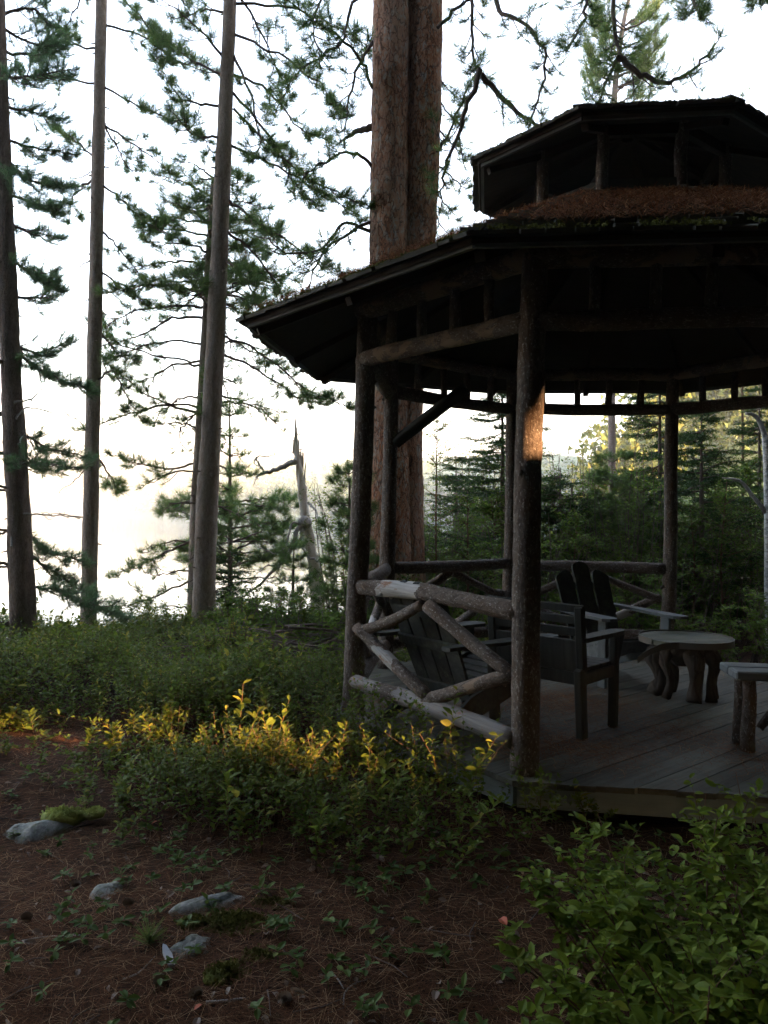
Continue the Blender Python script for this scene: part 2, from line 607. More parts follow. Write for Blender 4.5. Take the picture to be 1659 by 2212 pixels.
def tube(P, R, sides=6, rough=0.0, cap=True):
    P = np.asarray(P, float)
    n = len(P)
    R = np.broadcast_to(np.asarray(R, float), (n,))
    T = np.gradient(P, axis=0)
    T /= np.linalg.norm(T, axis=1)[:, None] + 1e-9
    ref = np.array([0, 0, 1.0]) if abs(T[:, 2]).mean() < .8 else np.array([1.0, 0, 0])
    A = np.cross(T, ref)
    A /= np.linalg.norm(A, axis=1)[:, None] + 1e-9
    B = np.cross(T, A)
    th = np.linspace(0, 2 * PI, sides, endpoint=False)
    rr = R[:, None] * np.ones(sides)
    if rough:
        ph = rng.uniform(0, 6.28, 6)
        u = np.arange(n)[:, None] * 1.0
        rr = rr * (1 + rough * (np.sin(2 * th + ph[0] + u * .35) * .5 + np.sin(3 * th + ph[1] - u * .6) * .4 + rng.normal(0, .35, (n, sides))))
    V = (P[:, None, :] + rr[..., None] * (np.cos(th)[None, :, None] * A[:, None, :] + np.sin(th)[None, :, None] * B[:, None, :])).reshape(-1, 3)
    i = np.arange(n - 1)[:, None] * sides
    j = np.arange(sides)[None, :]
    k = (j + 1) % sides
    F = [np.stack([i + j, i + k, i + k + sides, i + j + sides], -1).reshape(-1, 4)]
    if cap:
        F += [np.array([list(range(sides))[::-1]]), np.array([[(n - 1) * sides + q for q in range(sides)]])]
    return V, F


def frame_z(d):
    d = Vector(d).normalized()
    return d.to_track_quat('Z', 'Y')


def log(name, p0, p1, r0, r1, mat, parent, bow=.01, sides=14, rough=.05, knots=0, label=None):
    """a log as an object of its own whose local Z runs along it"""
    p0, p1 = np.array(p0, float), np.array(p1, float)
    L = np.linalg.norm(p1 - p0)
    n = max(4, int(L / .07))
    z = np.linspace(0, L, n)
    ph = rng.uniform(0, 6.28, 4)
    P = np.c_[bow * np.sin(z / L * PI + 0) * math.cos(ph[0]) + bow * .4 * np.sin(z / L * 7 + ph[1]),
              bow * np.sin(z / L * PI) * math.sin(ph[0]) + bow * .4 * np.sin(z / L * 6 + ph[2]), z]
    R = np.linspace(r0, r1, n) * (1 + rng.normal(0, .015, n))
    mb = MB()
    mb.add(*tube(P, R, sides, rough))
    for _ in range(knots):
        zz = rng.uniform(.1, .9) * L
        a = rng.uniform(0, 6.28)
        r = r0 * .9
        q = np.array([math.cos(a), math.sin(a), 0])
        c = np.array([0, 0, zz])
        mb.add(*tube([c + q * r * .6, c + q * r * 1.04, c + q * (r * 1.13) + [0, 0, .006]], [.018, .014, .007], 7, .1))
    o = mb.build(name, mat, parent, local=True, smooth=True)
    o.rotation_mode = 'QUATERNION'
    o.rotation_quaternion = frame_z(p1 - p0)
    o.location = tuple(p0 - (origin_of(parent) if parent is not None else 0))
    if label:
        o['label'] = label
    return o


def xf(V, R, T):
    return np.asarray(V) @ np.asarray(R).T + np.asarray(T)


def rotz(a):
    c, s = math.cos(a), math.sin(a)
    return np.array([[c, -s, 0], [s, c, 0], [0, 0, 1.0]])


def rotx(a):
    c, s = math.cos(a), math.sin(a)
    return np.array([[1, 0, 0], [0, c, -s], [0, s, c.real]])


def frames(D, spin=None):
    """(n,3,3) matrices whose third column is D"""
    D = np.asarray(D, float)
    D = D / (np.linalg.norm(D, axis=1)[:, None] + 1e-9)
    ref = np.where(np.abs(D[:, 2:3]) < .9, np.array([[0, 0, 1.0]]), np.array([[1.0, 0, 0]]))
    A = np.cross(ref, D)
    A /= np.linalg.norm(A, axis=1)[:, None] + 1e-9
    B = np.cross(D, A)
    if spin is not None:
        c, s = np.cos(spin)[:, None], np.sin(spin)[:, None]
        A, B = A * c + B * s, B * c - A * s
    return np.stack([A, B, D], -1)


def scatter(T, F, P, Rm, S, tint):
    """copies of a template: T (k,3) F (m,q) at P (n,3) with frames and scales"""
    n, k = len(P), len(T)
    S = np.broadcast_to(np.asarray(S, float), (n,))
    V = np.einsum('nij,kj->nki', Rm, T) * S[:, None, None] + P[:, None, :]
    FF = (np.asarray(F)[None] + (np.arange(n) * k)[:, None, None]).reshape(-1, np.asarray(F).shape[1])
    return V.reshape(-1, 3), FF, np.repeat(tint, k)


def tuft_template(n=34, w=.022, a0=12, a1=88, back=.35, seed=0, curl=.0):
    g = np.random.default_rng(seed)
    V = np.zeros((n * 4, 3))
    for i in range(n):
        a = math.radians(g.uniform(a0, a1))
        p = g.uniform(0, 6.28)
        d = np.array([math.sin(a) * math.cos(p), math.sin(a) * math.sin(p), math.cos(a)])
        b = np.array([0, 0, -back * g.uniform(0, 1)])
        s = np.cross(d, g.normal(size=3))
        s /= np.linalg.norm(s)
        L = g.uniform(.75, 1.0)
        V[4 * i] = b - s * w / 2
        V[4 * i + 1] = b + s * w / 2
        V[4 * i + 2] = b + d * L + s * w * .3
        V[4 * i + 3] = b + d * L - s * w * .3
    return V, np.arange(n * 4).reshape(-1, 4)


TUFT = [tuft_template(32, .031, 5, 88, .6, s) for s in range(4)]
WTUFT = [tuft_template(18, .032, 5, 70, .9, 10 + s) for s in range(4)]
SPRIG = []
for s_ in range(3):
    g_ = np.random.default_rng(40 + s_)
    n_ = 18
    v_ = []
    for i_ in range(n_):
        z_ = i_ / n_
        p_ = i_ * 2.4 + g_.uniform(-.3, .3)
        d_ = np.array([math.cos(p_) * .8, math.sin(p_) * .8, .7])
        b_ = np.array([0, 0, z_])
        q_ = np.cross(d_, g_.normal(size=3))
        q_ /= np.linalg.norm(q_)
        v_ += [b_ - q_ * .036, b_ + q_ * .036, b_ + d_ * .19]
    SPRIG.append((np.array(v_), np.arange(n_ * 3).reshape(-1, 3)))


def add_tufts(mb, P, D, size, templates=TUFT, tint=None):
    P, D = np.asarray(P, float), np.asarray(D, float)
    if len(P) == 0:
        return
    n = len(P)
    which = rng.integers(0, len(templates), n)
    size = np.broadcast_to(np.asarray(size, float), (n,))
    tint = rng.random(n) if tint is None else tint
    for k, (T, F) in enumerate(templates):
        s = which == k
        if s.any():
            V, FF, tt = scatter(T, F, P[s], frames(D[s], rng.uniform(0, 6.28, s.sum())), size[s] * rng.uniform(.8, 1.15, s.sum()), tint[s])
            mb.add(V, FF, tt)


def unit(v):
    v = np.asarray(v, float)
    return v / (np.linalg.norm(v) + 1e-9)


def leaf_template(W=.5, fold=.12, curl=.15):
    """leaf of length 1 along +Y, normal +Z"""
    V = np.array([[0, 0, 0], [-W * .38, .25, fold * .6], [0, .27, 0], [W * .38, .25, fold * .6], [-W * .5, .55, fold * .7 - curl * .3],
                  [0, .57, -curl * .3], [W * .5, .55, fold * .7 - curl * .3], [-W * .3, .82, fold * .3 - curl * .7], [W * .3, .82, fold * .3 - curl * .7], [0, 1, -curl]])
    F = np.array([[0, 2, 1], [0, 3, 2], [1, 2, 5], [1, 5, 4], [2, 3, 6], [2, 6, 5], [4, 5, 9], [4, 9, 7], [5, 6, 8], [5, 8, 9]])
    return V, F


def leaf_small(W=.45, fold=.1):
    V = np.array([[0, 0, 0], [-W * .5, .45, fold], [W * .5, .45, fold], [0, 1, -.1]])
    return V, np.array([[0, 2, 1], [1, 2, 3]])


LEAF, LEAFS = leaf_template(), leaf_small()


def leaf_frames(D, Nn):
    D = D / (np.linalg.norm(D, axis=1)[:, None] + 1e-9)
    X = np.cross(D, Nn)
    X /= np.linalg.norm(X, axis=1)[:, None] + 1e-9
    Z = np.cross(X, D)
    return np.stack([X, D, Z], -1)


# ------------------------------------------------------------------ terrain
def sm(a, b, x):
    t = np.clip((x - a) / (b - a), 0, 1)
    return t * t * (3 - 2 * t)


LAKE_Z = -5.45


def shore(phi):
    """distance of the far shore by azimuth (degrees)"""
    return 300 + 420 * sm(-6, -30, phi) - 60 * sm(2, 14, phi)


def gh(x, y):
    x, y = np.asarray(x, float), np.asarray(y, float)
    n = .035 * np.sin(1.7 * x + .5 * y) + .03 * np.sin(2.3 * y - x + 1) + .012 * np.sin(6 * x + 4 * y)
    near_dock = sm(2.6, 1.9, np.hypot(x - 1.72, y - 5.82) - .2)
    n = n * (1 - .8 * near_dock)
    n = n - .03 * sm(4.5, 2.2, y) * 0
    r = np.hypot(x, y) + 1e-6
    phi = np.degrees(np.arctan2(x, y))
    edge = 9.6 + 1.2 * np.sin(x * .3) + 7 * sm(1.5, 6, phi) + 8 * sm(8, 22, phi)
    bank = sm(0, 17, y - edge)
    land = 6.6 * bank
    left = n - land * np.where(y > 0, 1, 0)
    s = shore(phi)
    far = sm(0, 1, (r - s) / 12) * 2.0 + np.clip(r - s, 0, 700) * .06 + 26 * sm(40, 260, r - s) + 1.5 * np.sin(x * .03) * sm(20, 80, r - s)
    left = np.where(r > s - 5, LAKE_Z - 1 + far, left)
    # the ground to the right stays level, then climbs as a wooded hill
    rt = sm(13, 20, phi) * sm(8, 12, r)
    hill = n - .6 * sm(10, 30, r) + np.clip(r - 30, 0, 400) * .17 * sm(12, 24, phi)
    h = left * (1 - rt) + hill * rt
    back = n
    return np.where(y > 0, h, back)


# polar-ish grid from the camera outwards
rad = np.concatenate([np.linspace(0.0, 14, 85), np.geomspace(14.4, 2200, 110)])
ang = np.radians(np.linspace(-180, 180, 241))[:-1]
RR, AA = np.meshgrid(rad, ang, indexing='ij')
GX, GY = RR * np.sin(AA), RR * np.cos(AA)
GZ = gh(GX, GY)
V = np.stack([GX, GY, GZ], -1).reshape(-1, 3)
na = len(ang)
i = np.arange(len(rad) - 1)[:, None] * na
j = np.arange(na)[None, :]
k = (j + 1) % na
Fg = np.stack([i + j, i + na + j, i + na + k, i + k], -1).reshape(-1, 4)
tag(mk('ground', V, Fg[:, ::-1], 'ground', smooth=True), 'forest floor of brown needles sloping down to the lake', kind='structure')
x0, x1, y0, y1 = -1500, 600, 14, 1600
tag(mk('lake_water', [[x0, y0, LAKE_Z], [x1, y0, LAKE_Z], [x1, y1, LAKE_Z], [x0, y1, LAKE_Z]], np.array([[0, 1, 2, 3]]), 'water'),
    'bright lake beyond the pine trunks', kind='structure')


def cards(mb, C, size, tint, templates=None):
    """leafy triangles at C with random attitude"""
    n = len(C)
    T = np.array([[-.5, -.3, 0], [.5, -.25, 0], [0, .6, .1]])
    D = rng.normal(size=(n, 3))
    V, F, tt = scatter(T, np.array([[0, 1, 2]]), C, frames(D, rng.uniform(0, 6.28, n)), size, tint)
    mb.add(V, F, tt)


# distant woods on the far shore and the hill
def distant_forest():
    mb = MB()
    pts = []
    while len(pts) < 1700:
        phi = rng.uniform(-32, 30)
        s = float(shore(phi))
        if phi < 15:
            r = s + 3 + abs(rng.normal(0, 70))
        else:
            r = rng.uniform(60, 330)
        x, y = r * math.sin(math.radians(phi)), r * math.cos(math.radians(phi))
        z = float(gh(x, y))
        if z < LAKE_Z + .2:
            continue
        pts.append((x, y, z, r))
    for x, y, z, r in pts:
        H = rng.uniform(8, 15)
        decid = rng.random() < .45
        n = 40 if r > 200 else (160 if r > 110 else 480)
        u = rng.random(n) ** .8
        if decid:
            a = rng.uniform(0, 6.28, n)
            rr = H * .27 * np.sqrt(rng.random(n)) * np.sin(np.clip(u, .05, .97) * PI) ** .5
        else:
            a = rng.uniform(0, 6.28, n)
            rr = H * .19 * (1.03 - u) * rng.uniform(.5, 1, n)
        C = np.c_[x + rr * np.cos(a), y + rr * np.sin(a), z + H * (.12 + .9 * u)]
        base = .85 if (decid and rng.random() < .35) else rng.uniform(.1, .6)
        cards(mb, C, H * (.13 if n == 40 else .066 if n == 160 else .038), np.clip(base + rng.normal(0, .12, n), 0, 1))
    tag(mb.build('distant_forest', 'farwood'), 'hazy sunlit woods across the lake and on the hill', kind='stuff')


distant_forest()

# ------------------------------------------------------------------ gazebo
GC = np.array([1.7205, 5.8243])
ROT, RP, DZ = -0.5225, 1.9465, 0.20
EZ = EYE[2]


def ov(k, R, z):
    a = ROT + k * PI / 4
    return np.array([GC[0] + R * math.sin(a), GC[1] - R * math.cos(a), z])


gz = thing('gazebo', 'octagonal rustic log gazebo with two tiered shingled roof and open sides', 'gazebo', (GC[0], GC[1], 0))
z_lint, z_rail, z_low, z_plate = EZ + .985, EZ - .516, EZ - 1.166, EZ + 1.31
for k in range(8):
    kk = -k
    r = [.072, .068, .064, .058, .062, .065, .065, .07][k]
    base = ov(kk, RP, DZ - .012)
    top = ov(kk, RP, z_plate + .02)
    if k == 4:   # a crooked post
        base = base + np.array([-.03, 0, 0])
    if k == 1:
        top = top + np.array([.03, 0, 0])
        base = base + np.array([-.02, 0, 0])
    log('post', base, top, r * 1.06, r * .93, 'post', gz, bow=.012 if k != 4 else .03, knots=5, sides=20, rough=.035)
for j in range(-8, 0):
    a0, b0 = ov(j, RP, 0), ov(j + 1, RP, 0)
    d = unit(b0 - a0)
    out_ = unit((a0 + b0) / 2 - np.array([GC[0], GC[1], 0]))
    e = lambda q, s, z, off=0: np.array([*(q + d * s + out_ * off)[:2], z])
    # lintel and plate
    log('lintel', e(a0, .03, z_lint, .01), e(b0, -.02, z_lint + .01, .0), .052, .056, 'lintel' if j in (-1, 0) else 'post', gz, rough=.06)
    log('wall_plate', e(a0, -.03, z_plate + (j % 2) * .012, 0), e(b0, .03, z_plate + (j % 2) * .012, 0), .06, .06, 'lintel', gz)
    for q in range(4):
        f = (q + 1) / 5 + rng.uniform(-.012, .012)
        p = a0 * (1 - f) + b0 * f
        log('baluster', [p[0], p[1], z_lint + .04], [p[0] + rng.uniform(-.01, .01), p[1], z_plate - .045], .033 + rng.uniform(-.004, .004), .03, 'post', gz, bow=.004, sides=10)
    if j in (-1, -2, -3, -4):
        if j == -1:
            log('handrail', e(a0, .045, z_rail, .01), e(b0, -.02, z_rail, .01), .048, .053, 'toprail', gz, bow=.02, sides=22, rough=.13, knots=4)
            log('lower_rail', e(a0, .02, z_low + .03, .03), e(b0, -.03, z_low - .02, .03), .046, .056, 'lowrail', gz, bow=.014, sides=20, rough=.11, knots=3)
        else:
            log('handrail', e(a0, .04, z_rail + .01, 0), e(b0, -.04, z_rail + .01, 0), .052, .052, 'post', gz, bow=.012)
            log('lower_rail', e(a0, .04, z_low + .02, 0), e(b0, -.04, z_low + .02, 0), .05, .05, 'post', gz)
        L = np.linalg.norm(b0 - a0)
        zm = (z_rail + z_low) / 2
        up, lo = z_rail - .05, z_low + .05
        o1 = .03
        log('brace', e(a0, .06, zm + .03, o1), e(a0, L * .47, up, o1), .036, .034, 'brace', gz, bow=.01, sides=12, rough=.07)
        log('brace', e(a0, L * .50, up, o1), e(a0, L - .06, zm - .02, o1), .040, .036, 'brace', gz, bow=.014, sides=12, rough=.08)
        log('brace', e(a0, .06, zm + .06, o1 + .02), e(a0, L * .52, lo, o1), .036, .044, 'brace_bare', gz, bow=.012, sides=12, rough=.1, knots=3)
        log('brace', e(a0, L * .50, lo - .01, o1), e(a0, L - .05, zm - .01, o1), .040, .038, 'brace', gz, bow=.01, sides=12, rough=.08, knots=2)
# corner knee brace (sawn board) seen under the left lintel
pk = ov(-2, RP, 0)
log('knee_brace', [pk[0] + .05, pk[1] - .03, z_lint - .42], [pk[0] + .62, pk[1] - .25, z_lint + .02], .055, .055, 'darkchair', gz, sides=4, rough=0, bow=0)

# roofs ---------------------------------------------------------------
RE, ZE = 2.7021, EZ + 1.174          # main eave
RT, ZT = .68, EZ + 2.078              # where it meets the lantern
RU, ZU = 1.1262, EZ + 2.412          # lantern eave
ZA = ZU + .42


def eave(j, R, Z):
    if R > 2 and (j % 8) in (3, 4, 5):
        return ov(j, R - .17, Z + .17 * (ZT - ZE) / (RE - RT))
    return ov(j, R, Z)


def roof_tier(R0, Z0, R1, Z1, nrow, fascia_h, indiv, tag_):
    panels = {}
    for j in range(-8, 0):
        a, b = eave(j, R0 + .035, Z0 + .003), eave(j + 1, R0 + .035, Z0 + .003)
        c, d = ov(j + 1, R1, Z1), ov(j, R1, Z1)
        up = unit((c + d) / 2 - (a + b) / 2)
        ex = unit(b - a)
        nn = np.cross(ex, up)
        nn = nn if nn[2] > 0 else -nn
        lo = -nn * .022
        V = np.array([a, b, c, d, a + lo, b + lo, c + lo, d + lo])
        F = np.array([[0, 1, 2, 3], [7, 6, 5, 4], [0, 4, 5, 1], [1, 5, 6, 2], [2, 6, 7, 3], [3, 7, 4, 0]])
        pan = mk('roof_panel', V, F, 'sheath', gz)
        panels[j] = (pan, a, b, c, d, ex, up, nn)
        # fascia board
        fa, fb = eave(j, R0, Z0 - .004), eave(j + 1, R0, Z0 - .004)
        L = np.linalg.norm(fb - fa)
        V, F = box((L / 2, 0, 0), (L - .004, .022, fascia_h))
        fo = mk('fascia_board', V, F, 'fascia', gz, local=True)
        fo.location = (fa[0] - GC[0], fa[1] - GC[1], fa[2])
        fo.rotation_euler = (0, -math.asin((fb[2] - fa[2]) / L), math.atan2(fb[1] - fa[1], fb[0] - fa[0]))
    return panels


main_p = roof_tier(RE, ZE, RT, ZT, 17, .055, (-8, -1), 'main')
cup_p = roof_tier(RU, ZU, .02, ZA, 9, .062, (-8, -1), 'lantern')
V, F = box((0, 0, 0), (1, 1, 1))
sh_mesh = []
for q in range(5):
    V, F = box((0, .5, 0), (1, 1, 1))
    V = V.copy()
    V[[0, 1, 4, 5], 1] += rng.uniform(-.05, .05, 4)[[0, 1, 0, 1]]
    V[[4, 5], 2] += .25
    V[[6, 7], 2] -= .3
    me = bpy.data.meshes.new('shingle')
    me.from_pydata([tuple(x) for x in V], [], [tuple(int(z) for z in f) for f in F])
    me.polygons.foreach_set('use_smooth', np.zeros(len(F), bool))
    me.materials.append(M['shingle'])
    sh_mesh.append((me, V, F))
n_sh = 0


def lay_shingles(panels, nrow, order, quota):
    global n_sh
    for j in order:
        pan, a, b, c, d, ex, up, nn = panels[j]
        rest = MB()
        H = np.linalg.norm((c + d) / 2 - (a + b) / 2)
        Rm = np.stack([ex, up, nn], -1)
        for row in range(nrow):
            s = row / nrow
            s0 = s - .035 / H if row == 0 else s
            pl, pr = a * (1 - s0) + d * s0, b * (1 - s0) + c * s0
            W = np.linalg.norm(pr - pl)
            x = -.01
            while x < W + .005:
                wd = min(rng.uniform(.085, .16), W + .01 - x)
                if wd < .03:
                    break
                me, V, F = sh_mesh[rng.integers(0, 5)]
                h = H / nrow
                S = np.array([wd - .006, h * 1.7, .013 * rng.uniform(.8, 1.4)])
                tilt = .075 + rng.uniform(-.015, .03)
                R2 = Rm @ rotx(-tilt)
                pos = pl + ex * (x + wd / 2) + nn * (.02 + rng.uniform(0, .006)) + up * rng.uniform(-.015, .012)
                rzj = rng.uniform(-.03, .03)
                R2 = R2 @ rotz(rzj)
                if quota > 0 and j in (-1, -8):
                    o = bpy.data.objects.new('shingle', me)
                    COL.objects.link(o)
                    o.parent = pan
                    m4 = Matrix.Identity(4)
                    for r_ in range(3):
                        for c_ in range(3):
                            m4[r_][c_] = R2[r_][c_] * S[c_]
                        m4[r_][3] = pos[r_] - [GC[0], GC[1], 0][r_]
                    o.matrix_local = m4
                    quota -= 1
                    n_sh += 1
                else:
                    rest.add(xf(V * S, R2, pos), F)
                x += wd
        # ridge caps
        for s in np.linspace(0, .96, nrow):
            p = a * (1 - s) + d * s
            q = unit(d - a)
            e2 = np.cross(nn, q)
            R2 = np.stack([np.cross(q, nn), q, nn], -1)
            V, F = sh_mesh[0][1:]
            rest.add(xf(V * np.array([.11, .17, .012]), R2 @ rotx(-.07), p + nn * .036), F)
        if rest.n:
            tag(rest.build('shingles', 'shingle', pan), kind='stuff')
    return quota


left = lay_shingles(main_p, 15, (-8, -1, -2, -3, -4, -5, -6, -7), 250)
lay_shingles(cup_p, 8, (-8, -1, -2, -3, -4, -5, -6, -7), 40)

# rafters and their squared tails
for k in range(16):
    ja = k / 2 - 8
    if k % 2 == 0:
        p = eave(int(ja), RE - .06, ZE - .05)
        q = ov(ja, RT, ZT - .06)
    else:
        lo_, hi_ = eave(int(ja - .5), RE - .06, ZE - .05), eave(int(ja + .5), RE - .06, ZE - .05)
        p = (lo_ + hi_) / 2
        q = (ov(ja - .5, RT, ZT - .06) + ov(ja + .5, RT, ZT - .06)) / 2
    L = np.linalg.norm(q - p)
    V, F = box((0, 0, L / 2), (.05, .045, L))
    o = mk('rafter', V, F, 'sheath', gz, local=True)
    zc = unit(q - p)
    xc = unit(np.cross(np.array([0, 0, 1.0]), zc))
    yc = np.cross(zc, xc)
    o.matrix_local = Matrix([[xc[i], yc[i], zc[i], (p - [GC[0], GC[1], 0])[i]] for i in range(3)] + [[0, 0, 0, 1]])
    V, F = box((0, -.012, .05), (.056, .052, .106))
    o2 = mk('rafter_tail', V, F, 'fascia', gz, local=True)
    o2.matrix_local = o.matrix_local.copy()
    if k % 2 == 0:
        p, q = ov(ja, RU - .05, ZU - .055), ov(ja, .05, ZA - .09)
        L = np.linalg.norm(q - p)
        V, F = box((0, 0, L / 2), (.045, .04, L))
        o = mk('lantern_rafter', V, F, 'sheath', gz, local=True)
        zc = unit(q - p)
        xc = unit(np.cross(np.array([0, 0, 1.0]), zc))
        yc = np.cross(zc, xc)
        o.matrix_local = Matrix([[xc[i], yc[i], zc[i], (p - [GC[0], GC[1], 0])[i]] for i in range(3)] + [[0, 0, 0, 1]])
# lantern posts and curb
for k in range(8):
    b_ = ov(k, RT - .02, ZT - .02)
    log('lantern_post', b_, ov(k, RT - .02, ZU + .13), .042, .04, 'post', gz, sides=12)
    a_, c_ = ov(k, RT - .02, 0), ov(k + 1, RT - .02, 0)
    d = unit(c_ - a_)
    L = np.linalg.norm(c_ - a_)
    V, F = box((L / 2, 0, 0), (L - .06, .03, .085))
    o = mk('curb_board', V, F, 'darkchair', gz, local=True)
    o.location = (a_[0] - GC[0], a_[1] - GC[1], ZT + .066)
    o.rotation_euler = (0, 0, math.atan2(d[1], d[0]))
    V, F = box((L / 2, 0, 0), (L - .06, .05, .07))
    o = mk('lantern_plate', V, F, 'sheath', gz, local=True)
    o.location = (a_[0] - GC[0], a_[1] - GC[1], ZU + .09)
    o.rotation_euler = (0, 0, math.atan2(d[1], d[0]))

# deck -----------------------------------------------------------------
RD = 2.10
octv = np.array([ov(k, RD, 0)[:2] for k in range(8)])


def clip(poly, p, n):
    out = []
    for i in range(len(poly)):
        a, b = poly[i], poly[(i + 1) % len(poly)]
        da, db = np.dot(a - p, n), np.dot(b - p, n)
        if da >= 0:
            out.append(a)
        if da * db < 0:
            out.append(a + (b - a) * da / (da - db))
    return out


baz = math.radians(49)
bd = np.array([math.sin(baz), math.cos(baz)])
bn = np.array([math.cos(baz), -math.sin(baz)])
wdt = .142
for q in range(-15, 15):
    c0 = GC + bn * (q + .5) * wdt
    hw = wdt / 2 - rng.uniform(.0012, .003)
    poly = [c0 + bn * hw - bd * 3, c0 + bn * hw + bd * 3, c0 - bn * hw + bd * 3, c0 - bn * hw - bd * 3]
    for k in range(8):
        a, b = octv[k], octv[(k + 1) % 8]
        e_ = b - a
        n = np.array([-e_[1], e_[0]])
        n /= np.linalg.norm(n)
        if np.dot(GC - a, n) < 0:
            n = -n
        poly = clip(poly, a - n * rng.uniform(-.004, .012), n)
        if len(poly) < 3:
            break
    if len(poly) < 3:
        continue
    P = np.array(poly) - c0
    Rb = np.array([[bn[0], bn[1]], [bd[0], bd[1]]])
    L2 = P @ Rb.T
    # keep counter-clockwise
    ar = np.sum(L2[:, 0] * np.roll(L2[:, 1], -1) - np.roll(L2[:, 0], -1) * L2[:, 1])
    if ar < 0:
        L2 = L2[::-1]
    V, F = prism(L2, -.03, 0)
    o = mk('deck_board', V, F, 'board', gz, local=True)
    o.location = (c0[0] - GC[0], c0[1] - GC[1], DZ + rng.uniform(-.0015, .0015))
    o.rotation_euler = (rng.uniform(-.0006, .0006), 0, math.atan2(bn[1], bn[0]))
for k in range(8):
    a_, b_ = ov(k, RD - .05, 0), ov(k + 1, RD - .05, 0)
    d = unit(b_ - a_)
    L = np.linalg.norm(b_ - a_)
    V, F = box((L / 2, 0, 0), (L - .01, .035, .112))
    o = mk('skirt_board', V, F, 'skirt', gz, local=True)
    o.location = (a_[0] - GC[0], a_[1] - GC[1], DZ - .03 - .058)
    o.rotation_euler = (0, 0, math.atan2(d[1], d[0]))
    p = ov(k, RD - .35, 0)
    V, F = box((p[0], p[1], .04), (.2, .2, .255))
    mk('pier_block', V, F, 'rock', gz)

# ------------------------------------------------------------------ furniture
def slat_box(name, c, s, mat, parent, rx=0, ry=0, rz=0):
    V, F = box((0, 0, 0), s)
    o = mk(name, V, F, mat, parent, local=True)
    o.location = c
    o.rotation_euler = (rx, ry, rz)
    bv = o.modifiers.new('bevel', 'BEVEL')
    bv.width = min(s) * .18
    bv.segments = 1
    return o


def adirondack(label, loc, face_az, nsl, mat, side):
    """local +Y is where the sitter faces; origin on the floor under the foot of the back"""
    r = thing('adirondack_chair', label, 'chair', loc, -face_az)
    lean = math.radians(24)
    tot = .50
    wsl = tot / nsl - .004
    for i in range(nsl):
        u = (i - (nsl - 1) / 2) / max(1, (nsl - 1) / 2)
        Ls = .80 - .085 * u * u
        fan = u * (.05 if nsl > 3 else .03)
        # slat with a rounded head, thickness 2 cm
        w0, w1 = wsl * .93, wsl
        head = [(w1 / 2 * math.cos(a), Ls - w1 * .35 + (w1 * .35 - .03 * u * math.cos(a) * (1 if nsl > 1 else 0)) * math.sin(a)) for a in np.linspace(0, PI, 7)]
        poly = [(-w0 / 2, 0), (w0 / 2, 0)] + head
        V, F = prism(poly, -.01, .01)
        o = mk('back_slat', V, F, mat, r, local=True)
        # prism xy -> slat plane: local y up the back
        m_ = Matrix.Translation((u * (tot / 2 - wsl * .45) * .93, 0.0, .19)) @ Matrix.Rotation(lean, 4, 'X') @ Matrix.Rotation(fan, 4, 'Y') @ Matrix.Rotation(PI / 2, 4, 'X')
        o.matrix_local = m_
    cl, sl = math.cos(lean), math.sin(lean)
    slat_box('back_rail', (0, -.028, .22), (.50, .022, .085), mat, r, lean)
    slat_box('back_rail', (0, -.018 - .36 * sl, .19 + .36 * cl), (.56, .022, .07), mat, r, lean)
    slat_box('back_rail', (0, -.018 - .58 * sl, .19 + .58 * cl), (.46, .02, .06), mat, r, lean)
    sa = math.atan2(.36 - .20, .52)
    for s in (-1, 1):
        # side stringer runs from the front seat edge down to the floor behind
        V, F = prism([(-.36, .0), (-.27, .0), (.52, .25), (.52, .37), (.42, .37), (-.05, .22)], -.012, .012)
        o = mk('side_stringer', V, F, side, r, local=True)
        o.matrix_local = Matrix.Translation((s * .268, 0, 0)) @ Matrix.Rotation(PI / 2, 4, 'Z') @ Matrix.Rotation(PI / 2, 4, 'X')
        slat_box('front_leg', (s * .296, .47, .265), (.026, .10, .53), side, r)
        V, F = prism([(-.32, -.04), (-.02, -.05), (.40, -.075), (.60, -.07), (.64, -.03), (.64, .04), (.58, .07), (.1, .05), (-.32, .03)], -.011, .011)
        o = mk('armrest', V, F, side, r, local=True)
        o.matrix_local = Matrix.Translation((s * .33, 0, .545)) @ Matrix.Rotation(PI / 2, 4, 'Z')
    n = 8
    for i in range(n):
        y = .03 + i * (.47 / (n - 1))
        slat_box('seat_slat', (0, y, .205 + (y / .52) * .165), (.56, .056, .018), mat, r, sa * .9)
    V, F = prism([(-.28, -.0), (-.2, .0), (-.1, .028), (.1, .028), (.2, 0), (.28, 0), (.28, .12), (-.28, .12)], -.011, .011)
    o = mk('apron', V, F, side, r, local=True)
    o.matrix_local = Matrix.Translation((0, .535, .245)) @ Matrix.Rotation(PI / 2, 4, 'X')
    return r


adirondack('weathered adirondack chair with its slatted back against the log railing', (.42, 5.08, DZ), math.radians(52), 4, 'chair', 'chair')
adirondack('weathered adirondack chair facing out beside the round table at the back', (1.83, 6.72, DZ), math.radians(160), 3, 'chair', 'chairside')

